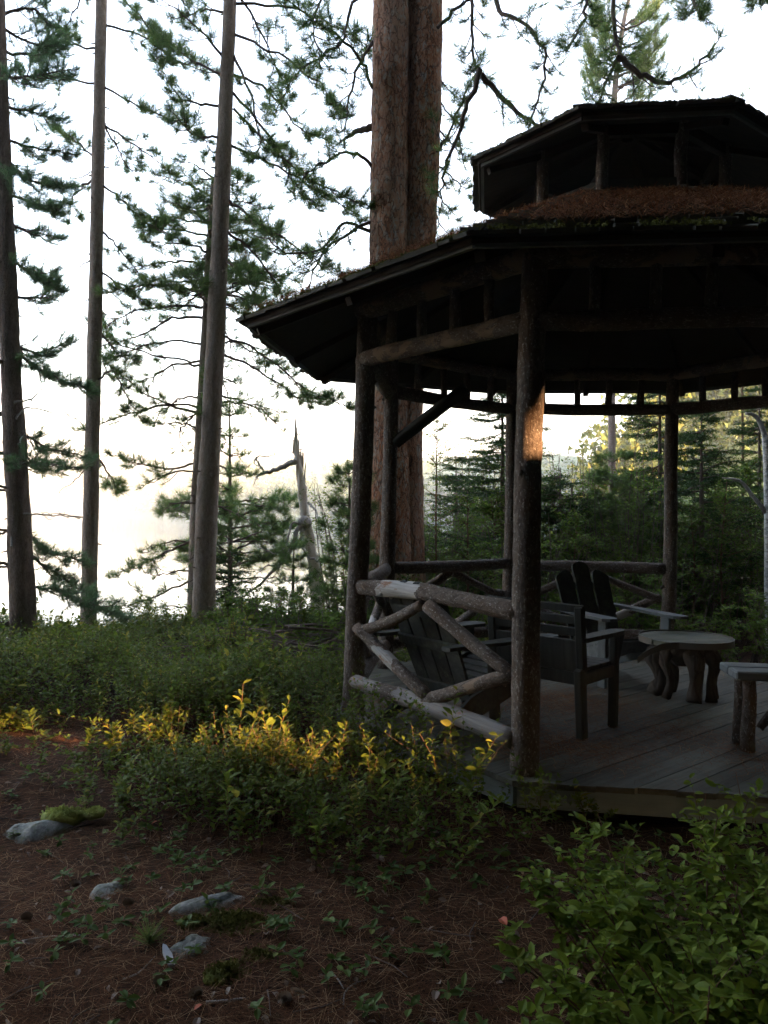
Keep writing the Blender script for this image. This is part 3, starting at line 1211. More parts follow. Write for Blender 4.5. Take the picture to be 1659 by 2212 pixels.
# dark armchair seen from behind
ar = thing('armchair', 'dark slatted armchair seen from behind, just inside the front corner post', 'chair', (.96, 4.94, DZ), -math.radians(42))
W2 = .31
for s in (-1, 1):
    slat_box('rear_leg', (s * W2, 0, .215), (.055, .07, .43), 'darkchair', ar, math.radians(6))
    slat_box('back_post', (s * W2, -.02, .60), (.055, .05, .40), 'darkchair', ar, math.radians(7))
    slat_box('front_leg', (s * W2, .42, .29), (.055, .055, .58), 'darkchair', ar)
    V, F = prism([(-.03, -.045), (.44, -.05), (.50, -.03), (.51, .03), (.44, .05), (-.03, .045)], -.013, .013)
    o = mk('armrest', V, F, 'darkchair', ar, local=True)
    o.matrix_local = Matrix.Translation((s * W2, 0, .60)) @ Matrix.Rotation(PI / 2, 4, 'Z')
    V, F = prism([(.40, .38), (.40, .58), (.48, .58)], -.02, .02)
    o = mk('arm_bracket', V, F, 'darkchair', ar, local=True)
    o.matrix_local = Matrix.Translation((s * W2, .04, 0)) @ Matrix.Rotation(PI / 2, 4, 'Z') @ Matrix.Rotation(PI / 2, 4, 'X')
    slat_box('side_rail', (s * W2, .21, .36), (.03, .40, .07), 'darkchair', ar)
slat_box('back_slat', (0, -.045, .785), (.68, .02, .045), 'darkchair', ar, math.radians(7))
slat_box('back_slat', (0, -.038, .715), (.68, .02, .05), 'darkchair', ar, math.radians(7))
slat_box('back_slat', (0, -.030, .645), (.68, .02, .05), 'darkchair', ar, math.radians(7))
slat_box('back_panel', (0, -.015, .50), (.64, .02, .19), 'darkchair', ar, math.radians(7))
for i in range(5):
    slat_box('seat_slat', (0, .03 + i * .095, .41), (.60, .085, .02), 'darkchair', ar)
slat_box('front_rail', (0, .42, .36), (.58, .03, .07), 'darkchair', ar)
slat_box('back_rail', (0, .0, .36), (.58, .03, .07), 'darkchair', ar)

# round table on a gnarled root base
TC = np.array([2.26, 5.93, DZ])
tb = thing('round_table', 'round low table with lifting metal rim on a gnarled root base', 'table', TC)
TR, TH = .325, .44
for q in range(5):
    a0_, b0_ = -TR + q * TR * .4, -TR + (q + 1) * TR * .4 - .004
    ys = np.linspace(a0_, b0_, 5)
    lft = [(-math.sqrt(max(0, TR * TR - y * y)), y) for y in ys]
    rgt = [(math.sqrt(max(0, TR * TR - y * y)), y) for y in ys[::-1]]
    pts_ = [p for i, p in enumerate(lft + rgt)]
    # drop double points at the ends of the disc
    cl_ = []
    for p in pts_:
        if not cl_ or math.dist(p, cl_[-1]) > 1e-4:
            cl_.append(p)
    if math.dist(cl_[0], cl_[-1]) < 1e-4:
        cl_.pop()
    V, F = prism(cl_[::-1], TH - .035, TH)
    o = mk('top_board', V, F, 'tabletop', tb, local=True)
    o.rotation_euler = (0, 0, .25)
# rim band: round most of the edge, then springing loose to the left
pts_, up_ = [], []
for a in np.linspace(math.radians(-160), math.radians(150), 60)[::-1]:
    pts_.append([(TR + .006) * math.cos(a), (TR + .006) * math.sin(a), TH - .017])
a = math.radians(-160)
last = np.array(pts_[-1])
# re-order: from the front-left the band leaves the disc
band = []
for a in np.linspace(math.radians(205), math.radians(-118), 64):
    band.append([(TR + .006) * math.cos(a), (TR + .006) * math.sin(a), TH - .012])
tail0 = np.array(band[-1])
for q in range(1, 14):
    u = q / 13
    band.append([tail0[0] - .30 * u, tail0[1] + .03 * u - .05 * u * u, tail0[2] - .105 * u ** 2.2])
band = np.array(band)
tg = np.gradient(band, axis=0)
nb = len(band)
th_ = np.c_[tg[:, 1], -tg[:, 0], 0 * tg[:, 0]]
th_ /= np.linalg.norm(th_, axis=1)[:, None] + 1e-9
V = np.vstack([band + [0, 0, -.024], band + [0, 0, .022], band + [0, 0, .022] + th_ * -.003, band + [0, 0, -.024] + th_ * -.003])
F = []
for i in range(nb - 1):
    for q in range(4):
        q2 = (q + 1) % 4
        F.append([q * nb + i, q * nb + i + 1, q2 * nb + i + 1, q2 * nb + i])
mk('rim_band', V, np.array(F), 'band', tb, local=True)
mbs = MB()
hub = np.array([0, 0, TH - .10])
mbs.add(*tube([[0, 0, TH - .036], [0, 0, TH - .12], [.01, 0, TH - .20]], [.22, .17, .08], 14, .12))
mbs.build('root_crown', 'stump', tb, local=True, smooth=True)
for a in np.linspace(0, 2 * PI, 8)[:-1]:
    a += rng.uniform(-.2, .2)
    c, s = math.cos(a), math.sin(a)
    rr = rng.uniform(.17, .22)
    P = smooth_path([[.13 * c, .13 * s, TH - .06], [(rr + .02) * c, (rr + .02) * s, .28], [rr * .86 * c + .02, rr * .86 * s, .14], [rr * c, rr * s, 0.0]], 9)
    R = np.array([.085, .08, .072, .062, .055, .052, .05, .056, .062]) * rng.uniform(.55, .95)
    mk('root_leg', *tube(P, R, 9, .16), 'stump', tb, local=True, smooth=True)

# bench at the right edge
be = thing('bench', 'pale plank bench on log legs at the right edge of the deck', 'bench', (2.08, 4.62, DZ), math.radians(-6))
slat_box('seat_plank', (.50, -.045, .445), (1.12, .15, .05), 'benchtop', be)
slat_box('seat_plank', (.50, .115, .445), (1.12, .15, .05), 'benchtop', be)
for x_, y_ in ((.04, -.03), (.04, .11), (.94, -.03), (.94, .11)):
    o = log('leg', (0, 0, 0), (0, 0, .42), .042, .036, 'post', be, bow=.006, sides=12, rough=.08)
    o.location = (x_, y_, 0)
for sx in (-1, 1):
    V, F = tube(np.array([[.47 + sx * .35, .02, .12], [.47 + sx * .16, .02, .40]]), [.024, .024], 8, .05)
    mk('leg_brace', V, F, 'post', be, local=True, smooth=True)

# ------------------------------------------------------------------ plants: stems with leaves, all at once
def stems(base, H, lean_v, nseg=4, r=.003):
    """vectorised curved stems -> verts, faces and a function for points on them"""
    n = len(base)
    t = np.linspace(0, 1, nseg)
    P = base[:, None, :] + np.array([0, 0, 1.0]) * (H[:, None] * t)[..., None] + lean_v[:, None, :] * (t ** 1.6)[None, :, None]
    th = np.array([0, 2.094, 4.189])
    ring = np.stack([np.cos(th), np.sin(th), 0 * th], -1)
    rr = (r * (1 - .65 * t))[None, :, None, None]
    V = (P[:, :, None, :] + ring[None, None] * rr).reshape(-1, 3)
    F = []
    for s in range(nseg - 1):
        for q in range(3):
            q2 = (q + 1) % 3
            F.append([s * 3 + q, s * 3 + q2, (s + 1) * 3 + q2, (s + 1) * 3 + q])
    F = np.array(F)
    FF = (F[None] + (np.arange(n) * nseg * 3)[:, None, None]).reshape(-1, 4)
    return V, FF


def leafy(base, H, lean_v, k, L, template=LEAFS, t0=.3, up=.35, tintf=None, whorl=False):
    n = len(base)
    i = np.arange(k)
    t = t0 + (1 - t0) * (i + .5) / k
    t = t[None, :] + rng.uniform(-.03, .03, (n, k))
    t = np.clip(t, 0, 1)
    P = base[:, None, :] + np.array([0, 0, 1.0]) * (H[:, None] * t)[..., None] + lean_v[:, None, :] * (t ** 1.6)[..., None]
    a = i[None, :] * 2.4 + rng.uniform(0, 6.28, (n, 1)) + rng.uniform(-.4, .4, (n, k))
    e = up + .5 * (t - .5) + rng.normal(0, .25, (n, k))
    D = np.stack([np.cos(a) * np.cos(e), np.sin(a) * np.cos(e), np.sin(e)], -1)
    Nn = np.stack([-np.cos(a) * np.sin(e), -np.sin(a) * np.sin(e), np.cos(e)], -1) + rng.normal(0, .35, (n, k, 3))
    S = L * rng.uniform(.65, 1.15, (n, k)) * (1 - .25 * (t > .9))
    tint = np.clip(rng.normal(.45, .2, (n, k)) + (.0 if tintf is None else tintf[:, None]), 0, 1)
    T, F = template
    return scatter(T, F, P.reshape(-1, 3), leaf_frames(D.reshape(-1, 3), Nn.reshape(-1, 3)), S.reshape(-1), tint.reshape(-1))


def in_gazebo(x, y, R=2.12):
    p = np.stack([x, y], -1) - GC
    ok = np.ones(len(x), bool)
    for k in range(8):
        a = ROT + (k + .5) * PI / 4
        ok &= (p @ np.array([math.sin(a), -math.cos(a)])) < R * math.cos(PI / 8)
    return ok


# front edge of the thicket (world x -> y), measured from the photograph
ex_ = np.array([-9, -4.5, -3.3, -2.4, -1.75, -1.3, -.8, -.3, .3, .75, 1.0])
ey_ = np.array([5.3, 5.0, 4.75, 4.6, 4.3, 3.62, 3.22, 3.08, 3.06, 3.5, 3.8])


def thicket_pts(n, y1=11.5, x0=-7, x1=1.2):
    X, Y = rng.uniform(x0, x1, n * 6), rng.uniform(3.1, y1, n * 6)
    e = np.interp(X, ex_, ey_)
    d = Y - e
    clump = .5 + .5 * np.sin(3.1 * X + 1.3 * np.sin(2 * Y)) * np.sin(2.7 * Y + X)
    prob = np.clip(.04 + d * 1.1, 0, 1) * (.25 + .75 * clump) * np.where(Y > 7, .6, 1)
    clear = np.maximum(np.exp(-(((X + 2.1) / .50) ** 2 + ((Y - 5.12) / .50) ** 2) ** 3), np.exp(-(((X + 1.3) / .55) ** 2 + ((Y - 4.62) / .22) ** 2) ** 2) * .6)
    ok = (d > 0) & (rng.random(len(X)) < prob * (1 - .97 * clear)) & ~in_gazebo(X, Y) & (Y > X * -.0 + 0)
    ok &= np.abs(X) < Y * .56 + .6
    X, Y, d = X[ok][:n], Y[ok][:n], d[ok][:n]
    return X, Y, d


def build_thicket():
    mw_, ml_ = MB(), MB()
    X, Y, d = thicket_pts(5000)
    z = gh(X, Y)
    n = len(X)
    H = (.20 + .26 * np.clip(d, 0, 1)) * rng.uniform(.55, 1.15, n)
    H *= 1 - .32 * sm(6.0, 8.0, Y)
    H *= .68 + .5 * (.5 + .5 * np.sin(2.1 * X + 1.7 * np.sin(1.3 * Y)) * np.sin(1.9 * Y - .8 * X)) + .12 * np.sin(5 * X + 3 * Y)
    H *= 1 + .38 * np.exp(-(((X + .15) / .6) ** 2 + ((Y - 4.0) / .55) ** 2))
    # lower plants along the line the evening sun takes to the little clearing
    tt_ = (X + 2.2) * .848 + (Y - 5.3) * -.53
    dd_ = np.abs((X + 2.2) * .53 + (Y - 5.3) * .848)
    H *= 1 - .68 * np.exp(-(dd_ / .34) ** 2) * sm(2.2, 1.2, tt_) * (tt_ > -.6)
    base = np.stack([X, Y, z - .01], -1)
    lv = rng.normal(0, .09, (n, 3))
    lv[:, 2] = 0
    V, F = stems(base, H, lv, 4, .0022)
    mw_.add(V, F)
    gold = (rng.random(n) < .05) * .55
    ml_.add(*leafy(base, H, lv, 20, .047, LEAFS, .2, tintf=gold))
    # side sprigs
    b2 = base + np.array([0, 0, 1.0]) * (H * rng.uniform(.3, .7, n))[:, None]
    lv2 = rng.normal(0, .13, (n, 3))
    lv2[:, 2] = 0
    H2 = H * .4
    V, F = stems(b2, H2, lv2, 2, .0015)
    mw_.add(V, F)
    ml_.add(*leafy(b2, H2, lv2, 11, .042, LEAFS, .1, tintf=gold))
    # taller fresh shoots with larger, paler leaves here and there
    sel = rng.random(n) < .10
    b3 = base[sel]
    H3 = np.maximum(H[sel], .18) * rng.uniform(1.05, 1.5, sel.sum())
    V, F = stems(b3, H3, lv[sel], 4, .0028)
    mw_.add(V, F)
    ml_.add(*leafy(b3, H3, lv[sel], 15, .068, LEAF, .45, up=.5, tintf=np.full(sel.sum(), .22)))
    o = tag(ml_.build('undergrowth', 'leaf'), 'knee high huckleberry undergrowth in front of the gazebo', kind='stuff')
    tag(mw_.build('undergrowth_stems', 'stem'), 'thin stems of the low undergrowth', kind='stuff')
    print('thicket', n)


build_thicket()


def needle_strips(mb, X, Y, Z, L, tilt=.15, wdt=.0014, bend=.15):
    n = len(X)
    a = rng.uniform(0, 2 * PI, n)
    e = rng.normal(0, tilt, n)
    D = np.stack([np.cos(a) * np.cos(e), np.sin(a) * np.cos(e), np.sin(e)], -1)
    S = np.stack([-np.sin(a), np.cos(a), 0 * a], -1)
    P = np.stack([X, Y, Z + .002], -1)
    L = L[:, None]
    bd_ = S * (rng.normal(0, bend, n)[:, None]) * L
    q0 = P - D * L / 2
    q1 = P + bd_ + [0, 0, .003]
    q2 = P + D * L / 2
    ww = S * wdt / 2
    Vv = np.stack([q0 - ww, q0 + ww, q1 - ww, q1 + ww, q2 - ww * .6, q2 + ww * .6], 1).reshape(-1, 3)
    Fq = np.array([[0, 1, 3, 2], [2, 3, 5, 4]])
    FF = (Fq[None] + (np.arange(n) * 6)[:, None, None]).reshape(-1, 4)
    mb.add(Vv, FF, np.repeat(np.clip(rng.normal(.48, .32, n), 0, 1), 6))


def build_litter():
    mb = MB()
    n = 100000
    Y = 1.9 + 4.6 * rng.random(n) ** 1.35
    X = rng.uniform(-1, 1, n) * (Y * .55 + .25)
    ok = ~in_gazebo(X, Y, 2.05)
    X, Y = X[ok], Y[ok]
    Z = gh(X, Y) + rng.uniform(0, .012, len(X)) ** 1
    needle_strips(mb, X, Y, Z, rng.uniform(.06, .14, len(X)), .09)
    tag(mb.build('needle_litter', 'deadneedle'), 'red brown pine needles strewn over the ground', kind='stuff')
    # on the deck
    mb = MB()
    n = 16000
    cx = rng.choice(14, n)
    ca = rng.uniform(-1.7, 1.7, (14, 2)) + GC
    ca[:5] = [[1.2, 4.5], [1.0, 4.75], [1.8, 4.9], [2.3, 4.35], [1.5, 5.5]]
    X = ca[cx, 0] + rng.normal(0, .26, n)
    Y = ca[cx, 1] + rng.normal(0, .22, n)
    ok = in_gazebo(X, Y, 2.05)
    X, Y = X[ok], Y[ok]
    needle_strips(mb, X, Y, DZ + .002 + rng.uniform(0, .012, len(X)), rng.uniform(.06, .13, len(X)), .07, .0016)
    tag(mb.build('deck_needle_litter', 'roofneedle'), 'drifts of dead pine needles on the gazebo floor', kind='stuff')
    # on the roof
    mb = MB()
    for j, cnt, lo, hi in ((-8, 15000, .09, .83), (-1, 13000, .0, .95), (-2, 1500, .0, .9)):
        pan, a, b, c, d, ex, up, nn = main_p[j]
        s = lo + (hi - lo) * rng.random(cnt)
        u = rng.random(cnt)
        keep = rng.random(cnt) < np.clip(.35 + .9 * np.sin(u * 9 + s * 4) * .3 + .5 * (1 - np.abs(s - .45) * 1.6), .1, 1)
        if j == -8:
            e_ = np.minimum(1, u * 7)
            keep &= rng.random(cnt) < e_
        s, u = s[keep], u[keep]
        P = (a[None] * (1 - u)[:, None] + b[None] * u[:, None]) * (1 - s)[:, None] + (d[None] * (1 - u)[:, None] + c[None] * u[:, None]) * s[:, None]
        P = P + nn * (.045 + rng.uniform(0, .02, len(P)))[:, None]
        m2 = MB()
        needle_strips(m2, P[:, 0] * 0, P[:, 1] * 0, P[:, 2] * 0, rng.uniform(.06, .13, len(P)), .25, .0027, .2)
        V = m2.v[0].reshape(-1, 6, 3)
        Rm = np.stack([ex, up, nn], -1)
        V = V @ Rm.T + P[:, None, :]
        mb.add(V.reshape(-1, 3), m2.f[4][0], m2.t[0])
    tag(mb.build('roof_needle_litter', 'roofneedle'), 'thick mat of rusty pine needles on the lower gazebo roof', kind='stuff')
    # moss along eaves
    mb = MB()
    for panels, nrm in ((main_p, 1), (cup_p, 1)):
        for j in (-8, -1, -2):
            pan, a, b, c, d, ex, up, nn = panels[j]
            n = 900 if j != -2 else 300
            u = rng.random(n)
            s = np.abs(rng.normal(0, .05, n)) - .012
            k2 = (np.sin(u * 23 + j) + np.sin(u * 57)) > rng.uniform(-1.5, 1.2, n)
            u, s = u[k2], s[k2]
            P = (a[None] * (1 - u)[:, None] + b[None] * u[:, None]) * (1 - s)[:, None] + (d[None] * (1 - u)[:, None] + c[None] * u[:, None]) * s[:, None]
            P = P + nn * .034
            add_tufts(mb, P, np.tile(nn, (len(P), 1)) + rng.normal(0, .5, (len(P), 3)), rng.uniform(.006, .018, len(P)), MOSS)
    tag(mb.build('roof_moss', 'mosstuft'), 'yellow green moss and lichen along the shingle edges', kind='stuff')


MOSS = [tuft_template(14, .25, 0, 90, .1, 70 + s) for s in range(2)]
build_litter()


# low plants on the forest floor
def build_ground_plants():
    mb = MB()
    n = 300
    Y = 2.0 + 3.2 * rng.random(n * 3) ** 1.1
    X = rng.uniform(-1, 1, n * 3) * (Y * .52 + .1)
    e = np.interp(X, ex_, ey_)
    pr = np.clip(1.1 - np.abs(Y - e) * .75, .12, 1) * (.3 + .7 * (np.sin(5 * X + 2 * Y) * np.sin(4 * Y - X) > -.1))
    ok = (rng.random(len(X)) < pr) & ~in_gazebo(X, Y)
    X, Y = X[ok][:n], Y[ok][:n]
    n = len(X)
    base = np.stack([X, Y, gh(X, Y)], -1)
    H = rng.uniform(.02, .07, n)
    lv = rng.normal(0, .02, (n, 3))
    lv[:, 2] = 0
    mb.add(*leafy(base, H, lv, 6, .042, LEAF, .5, up=.15))
    V, F = stems(base, H, lv, 3, .0012)
    mb.add(V, F)
    tag(mb.build('ground_plants', 'groundleaf'), 'small wintergreen and bunchberry leaves sprouting through the needles', kind='stuff')
    mb = MB()
    n = 420
    Y = 2.0 + 3.0 * rng.random(n)
    X = rng.uniform(-1, 1, n) * (Y * .52 + .1)
    ok = ~in_gazebo(X, Y)
    X, Y = X[ok], Y[ok]
    n = len(X)
    a = rng.uniform(0, 6.28, n)
    D = np.stack([np.cos(a), np.sin(a), rng.normal(0, .15, n)], -1)
    Nn = np.stack([0 * a, 0 * a, 1 + 0 * a], -1) + rng.normal(0, .35, (n, 3))
    mb.add(*scatter(*leaf_template(.55, .15, .3), np.stack([X, Y, gh(X, Y) + .012], -1), leaf_frames(D, Nn), rng.uniform(.02, .05, n), np.clip(rng.normal(.4, .3, n), 0, 1)))
    tag(mb.build('leaf_litter', 'deadleaf'), 'scattered dry curled leaves among the needles', kind='stuff')
    # twigs
    mb = MB()
    for _ in range(90):
        y = rng.uniform(2.0, 4.6)
        x = rng.uniform(-1, 1) * y * .5
        if in_gazebo(np.array([x]), np.array([y]))[0]:
            continue
        L = rng.uniform(.05, .22)
        a = rng.uniform(0, 6.28)
        p = np.array([x, y, float(gh(x, y)) + .008])
        q = p + L * np.array([math.cos(a), math.sin(a), .02])
        m_ = (p + q) / 2 + rng.normal(0, .012, 3)
        m_[2] = abs(m_[2] - p[2]) * .4 + p[2] + .003
        mb.add(*tube(np.array([p, m_, q]), [.0028, .002, .0012], 5))
    tag(mb.build('twig_litter', 'twig'), 'thin fallen twigs on the needle floor', kind='stuff')


build_ground_plants()


# ------------------------------------------------------------------ right foreground bush, shrubs and saplings
def side(v, a):
    return np.array([v[0] * math.cos(a) - v[1] * math.sin(a), v[0] * math.sin(a) + v[1] * math.cos(a), v[2]])


def bushy(name, label, cat, centre, spread, height, nst, L, matl, matw='stem', sub=5, lf=9, template=LEAF, group=None, hf=None, up=.25, t0=.15, golden=0.0, stem_r=.006, rz_=None):
    """woody stems from a root area, each carrying side shoots with alternate leaves"""
    c = np.array([centre[0], centre[1], float(gh(centre[0], centre[1]))])
    r = thing(name, label, cat, c, 0, group)
    mw_, ml_ = MB(), MB()
    for _ in range(nst):
        a = rng.uniform(0, 6.28)
        q = rng.uniform(0, 1) ** .6
        b = c + np.array([math.cos(a) * spread[0] * q * .55, math.sin(a) * spread[1] * q * .55, 0])
        b[2] = float(gh(b[0], b[1])) - .01
        tip = c + np.array([math.cos(a) * spread[0] * q, math.sin(a) * spread[1] * q, 0])
        hh = height * rng.uniform(.7, 1.05) * (1 - .35 * q)
        if hf:
            hh = hf(tip[0], tip[1]) * rng.uniform(.75, 1.03)
        tip[2] = b[2] + hh
        mid = (b + tip) / 2 + np.array([rng.normal(0, .04), rng.normal(0, .04), .08 * hh])
        P = smooth_path([b, mid, tip], 7)
        mw_.add(*tube(P, np.linspace(stem_r, stem_r * .3, 7), 5, .05, cap=False))
        # side shoots
        B, HH, LV = [], [], []
        for s in range(sub):
            t = t0 + (1 - t0) * (s + rng.uniform(0, .9)) / sub
            p = P[min(6, int(t * 6))] + rng.normal(0, .006, 3)
            aa = rng.uniform(0, 6.28)
            ln = hh * rng.uniform(.16, .34)
            B.append(p)
            HH.append(ln * rng.uniform(.3, .9))
            LV.append([math.cos(aa) * ln * .8, math.sin(aa) * ln * .8, 0])
        B, HH, LV = np.array(B), np.array(HH), np.array(LV)
        V, F = stems(B, HH, LV, 4, stem_r * .35)
        mw_.add(V, F)
        ml_.add(*leafy(B, HH, LV, lf, L, template, .15, up=up, tintf=np.full(len(B), golden)))
    wo = mw_.build('stems', matw, r)
    fo = ml_.build('foliage', matl, r)
    wo['kind'] = 'stuff'
    fo['kind'] = 'stuff'
    return r


def hf_front(x, y):
    # the foreground bush grows taller towards the right rear
    return float(np.clip(.36 + .30 * (x - .3) + .05 * (y - 1.6), .18, .86))


bushy('leafy_bush', 'large leafed green bush filling the lower right corner beside the deck', 'bush', (1.12, 2.15), (.98, .64), .6, 190, .047, 'bigleaf', sub=9, lf=10, hf=hf_front, stem_r=.005)
bushy('leafy_bush', 'low sprawling green bush at the bottom of the photo, left of the larger bush', 'bush', (.28, 1.74), (.48, .27), .38, 46, .045, 'bigleaf', sub=5, lf=8, stem_r=.004)

# the mass of bushes behind and beside the gazebo
def understorey():
    mw_, ml_ = MB(), MB()
    sp = []
    while len(sp) < 66:
        y = rng.uniform(8.5, 14.5)
        x = rng.uniform(-.4, y * .55)
        sp.append((x, y, rng.uniform(1.1, 2.4) * (.75 if y < 9.3 else 1.25), 'b'))
    for q in ((4.2, 8.0, .75), (4.9, 7.6, .65), (3.9, 8.4, .9), (5.0, 8.6, 1.0), (4.4, 7.2, .4), (-.9, 8.3, .8), (-.5, 7.7, .6), (-1.3, 9.0, .8), (-.2, 8.6, 1.1), (-1.6, 8.4, .6), (2.9, 8.4, .7), (3.4, 8.2, .6), (2.2, 8.5, .8), (1.2, 8.6, .8), (.5, 8.4, .9)):
        sp.append((*q, 'l'))
    for x, y, h, kd in sp:
        c = np.array([x, y, float(gh(x, y))])
        tone = rng.normal(0, .16)
        for _ in range(14):
            a = rng.uniform(0, 6.28)
            q = rng.random() ** .6
            R_ = .75 if kd == 'b' else .6
            b = c + [math.cos(a) * R_ * q * .5, math.sin(a) * R_ * q * .5, 0]
            tip = c + [math.cos(a) * R_ * q, math.sin(a) * R_ * q, h * rng.uniform(.65, 1.05) * (1 - .25 * q)]
            P = smooth_path([b, (b + tip) / 2 + [rng.normal(0, .06), rng.normal(0, .06), .08 * h], tip], 7)
            mw_.add(*tube(P, np.linspace(.009, .003, 7), 4, .05, cap=False))
            k = 11
            t = rng.uniform(.15, 1, k)
            i_ = (t * 6).astype(int)
            B = P[np.minimum(i_, 6)] + rng.normal(0, .02, (k, 3))
            an = rng.uniform(0, 6.28, k)
            ln = h * rng.uniform(.10, .26, k)
            LV = np.stack([np.cos(an) * ln, np.sin(an) * ln, 0 * an], -1)
            HH = ln * rng.uniform(.1, .7, k)
            V, F = stems(B, HH, LV, 2, .003)
            mw_.add(V, F)
            ml_.add(*leafy(B, HH, LV, 10, .062, LEAFS, .1, up=.1, tintf=np.full(k, tone)))
    tag(ml_.build('understorey', 'backleaf'), 'dense mass of green bushes behind and beside the gazebo', kind='stuff')
    tag(mw_.build('understorey_stems', 'twig'), 'thin woody stems of the bushes behind the gazebo', kind='stuff')


understorey()
for (px, py, Y, h) in ((480, 1500, 7.2, .62), (540, 1500, 6.4, .55)):
    p = at(px, py, Y)
    bushy('golden_bush', ['low yellow green bush at the foot of the double trunked pine on the left', 'smaller yellow green bush in front of the pine trunks'][0 if px == 480 else 1], 'bush', (p[0], p[1]), (.3, .3), h, 12, .05, 'leaf', sub=6, lf=10, template=LEAFS, golden=.3)


# ------------------------------------------------------------------ pines
def needle_branch(P, r0, wood, tufts, twig_len=.55, spacing=.13, start=.25, droop=-.1, along=2, sub=2, dens=1.0, upturn=.35):
    """main limb along P with side twigs ending in tufts"""
    P = np.asarray(P, float)
    n = max(6, int(len(P) * 4))
    Q = smooth_path(P, n)
    seg = np.linalg.norm(np.diff(Q, axis=0), axis=1)
    L = seg.sum()
    Q[1:-1] += rng.normal(0, .012 * min(1, L), (n - 2, 3))
    wood.add(*tube(Q, np.linspace(r0, max(.004, r0 * .28), n), 6, .06, cap=False))
    m = max(2, int(L * (1 - start) / spacing * dens * 1.45))
    sgn = 1
    T_all = np.gradient(Q, axis=0)
    for i in range(m + 1):
        t = start + (1 - start) * (i + rng.uniform(-.3, .3)) / m
        t = min(max(t, 0), 1)
        u = t * (n - 1)
        a = int(min(u, n - 2))
        p = Q[a] + (Q[a + 1] - Q[a]) * (u - a)
        tv = unit(T_all[a])
        sv = unit(np.cross(tv, [0, 0, 1]))
        sgn = -sgn
        if i == m:
            d = tv
            ln = twig_len * .35
        else:
            d = unit(tv * rng.uniform(.5, 1.0) + sv * sgn * rng.uniform(.4, 1.0) + np.array([0, 0, rng.normal(droop, .3)]))
            ln = twig_len * rng.uniform(.5, 1.15) * (1.05 - .55 * t)
        tw = [p, p + d * ln * .5 + [0, 0, -.02], p + d * ln + np.array([0, 0, upturn * ln * rng.uniform(.1, .7)])]
        tq = smooth_path(tw, 5)
        wood.add(*tube(tq, np.linspace(min(.008, r0 * .4), .003, 5), 4, cap=False))
        e = unit(tq[-1] - tq[-2])
        tufts.append((tq[-1], unit(e + [0, 0, .3])))
        for s in range(along):
            f = rng.uniform(.55, .95)
            q = tq[0] * (1 - f) + tq[-1] * f
            tufts.append((q, unit(e + rng.normal(0, .5, 3) + [0, 0, .3])))
        for s in range(sub):
            f = rng.uniform(.3, .85)
            q = tq[int(f * 4)]
            d2 = unit(e + rng.normal(0, .75, 3) + [0, 0, .2])
            l2 = ln * rng.uniform(.25, .55)
            e2 = q + d2 * l2 + [0, 0, .2 * l2]
            wood.add(*tube(np.array([q, (q + e2) / 2, e2]), [.004, .003, .0025], 3, cap=False))
            tufts.append((e2, unit(d2 + [0, 0, .4])))
            if along > 1:
                tufts.append(((q + e2 * 2) / 3, unit(d2 + rng.normal(0, .4, 3) + [0, 0, .4])))


def branch_obj(root, P, r0, mat='branch', nmat='needle', size=.13, templates=TUFT, **kw):
    wood, tf = MB(), []
    needle_branch(P, r0, wood, tf, **kw)
    b = wood.build('branch', mat, root, smooth=True)
    if tf:
        mb = MB()
        add_tufts(mb, np.array([x[0] for x in tf]), np.array([x[1] for x in tf]), size, templates, tint=np.clip(rng.normal(.42, .22, len(tf)), 0, 1))
        o = mb.build('needles', nmat, b)
        o['kind'] = 'stuff'
    return len(tf)


def trunk(root, pts, radii, mat, sides=18, rough=.035, seg=60, name='trunk', knots=0):
    P = smooth_path(pts, seg)
    R = np.interp(np.linspace(0, 1, seg), np.linspace(0, 1, len(radii)), radii)
    mb = MB()
    mb.add(*tube(P, R, sides, rough))
    for _ in range(knots):
        i_ = rng.integers(4, seg - 2)
        a = rng.uniform(0, 6.28)
        q = np.array([math.cos(a), math.sin(a), rng.uniform(-.3, .2)])
        mb.add(*tube(np.array([P[i_] + q * R[i_] * .7, P[i_] + q * R[i_] * 1.15, P[i_] + q * (R[i_] * 1.1 + rng.uniform(.02, .07))]), [.012, .010, .005], 6, .1))
    return mb.build(name, mat, root, smooth=True), P, R


def pine_root(name, label, base):
    b = np.array([base[0], base[1], float(gh(base[0], base[1]))])
    return thing(name, label, 'tree', b), b


def px_path(pts, Y, dy=0.0):
    n = len(pts)
    return [at(x, y, Y + dy * i / max(1, n - 1)) for i, (x, y) in enumerate(pts)]


def base_of(px, py, Y):
    p = at(px, py, Y)
    return np.array([p[0], p[1], float(gh(p[0], p[1])) - .05])


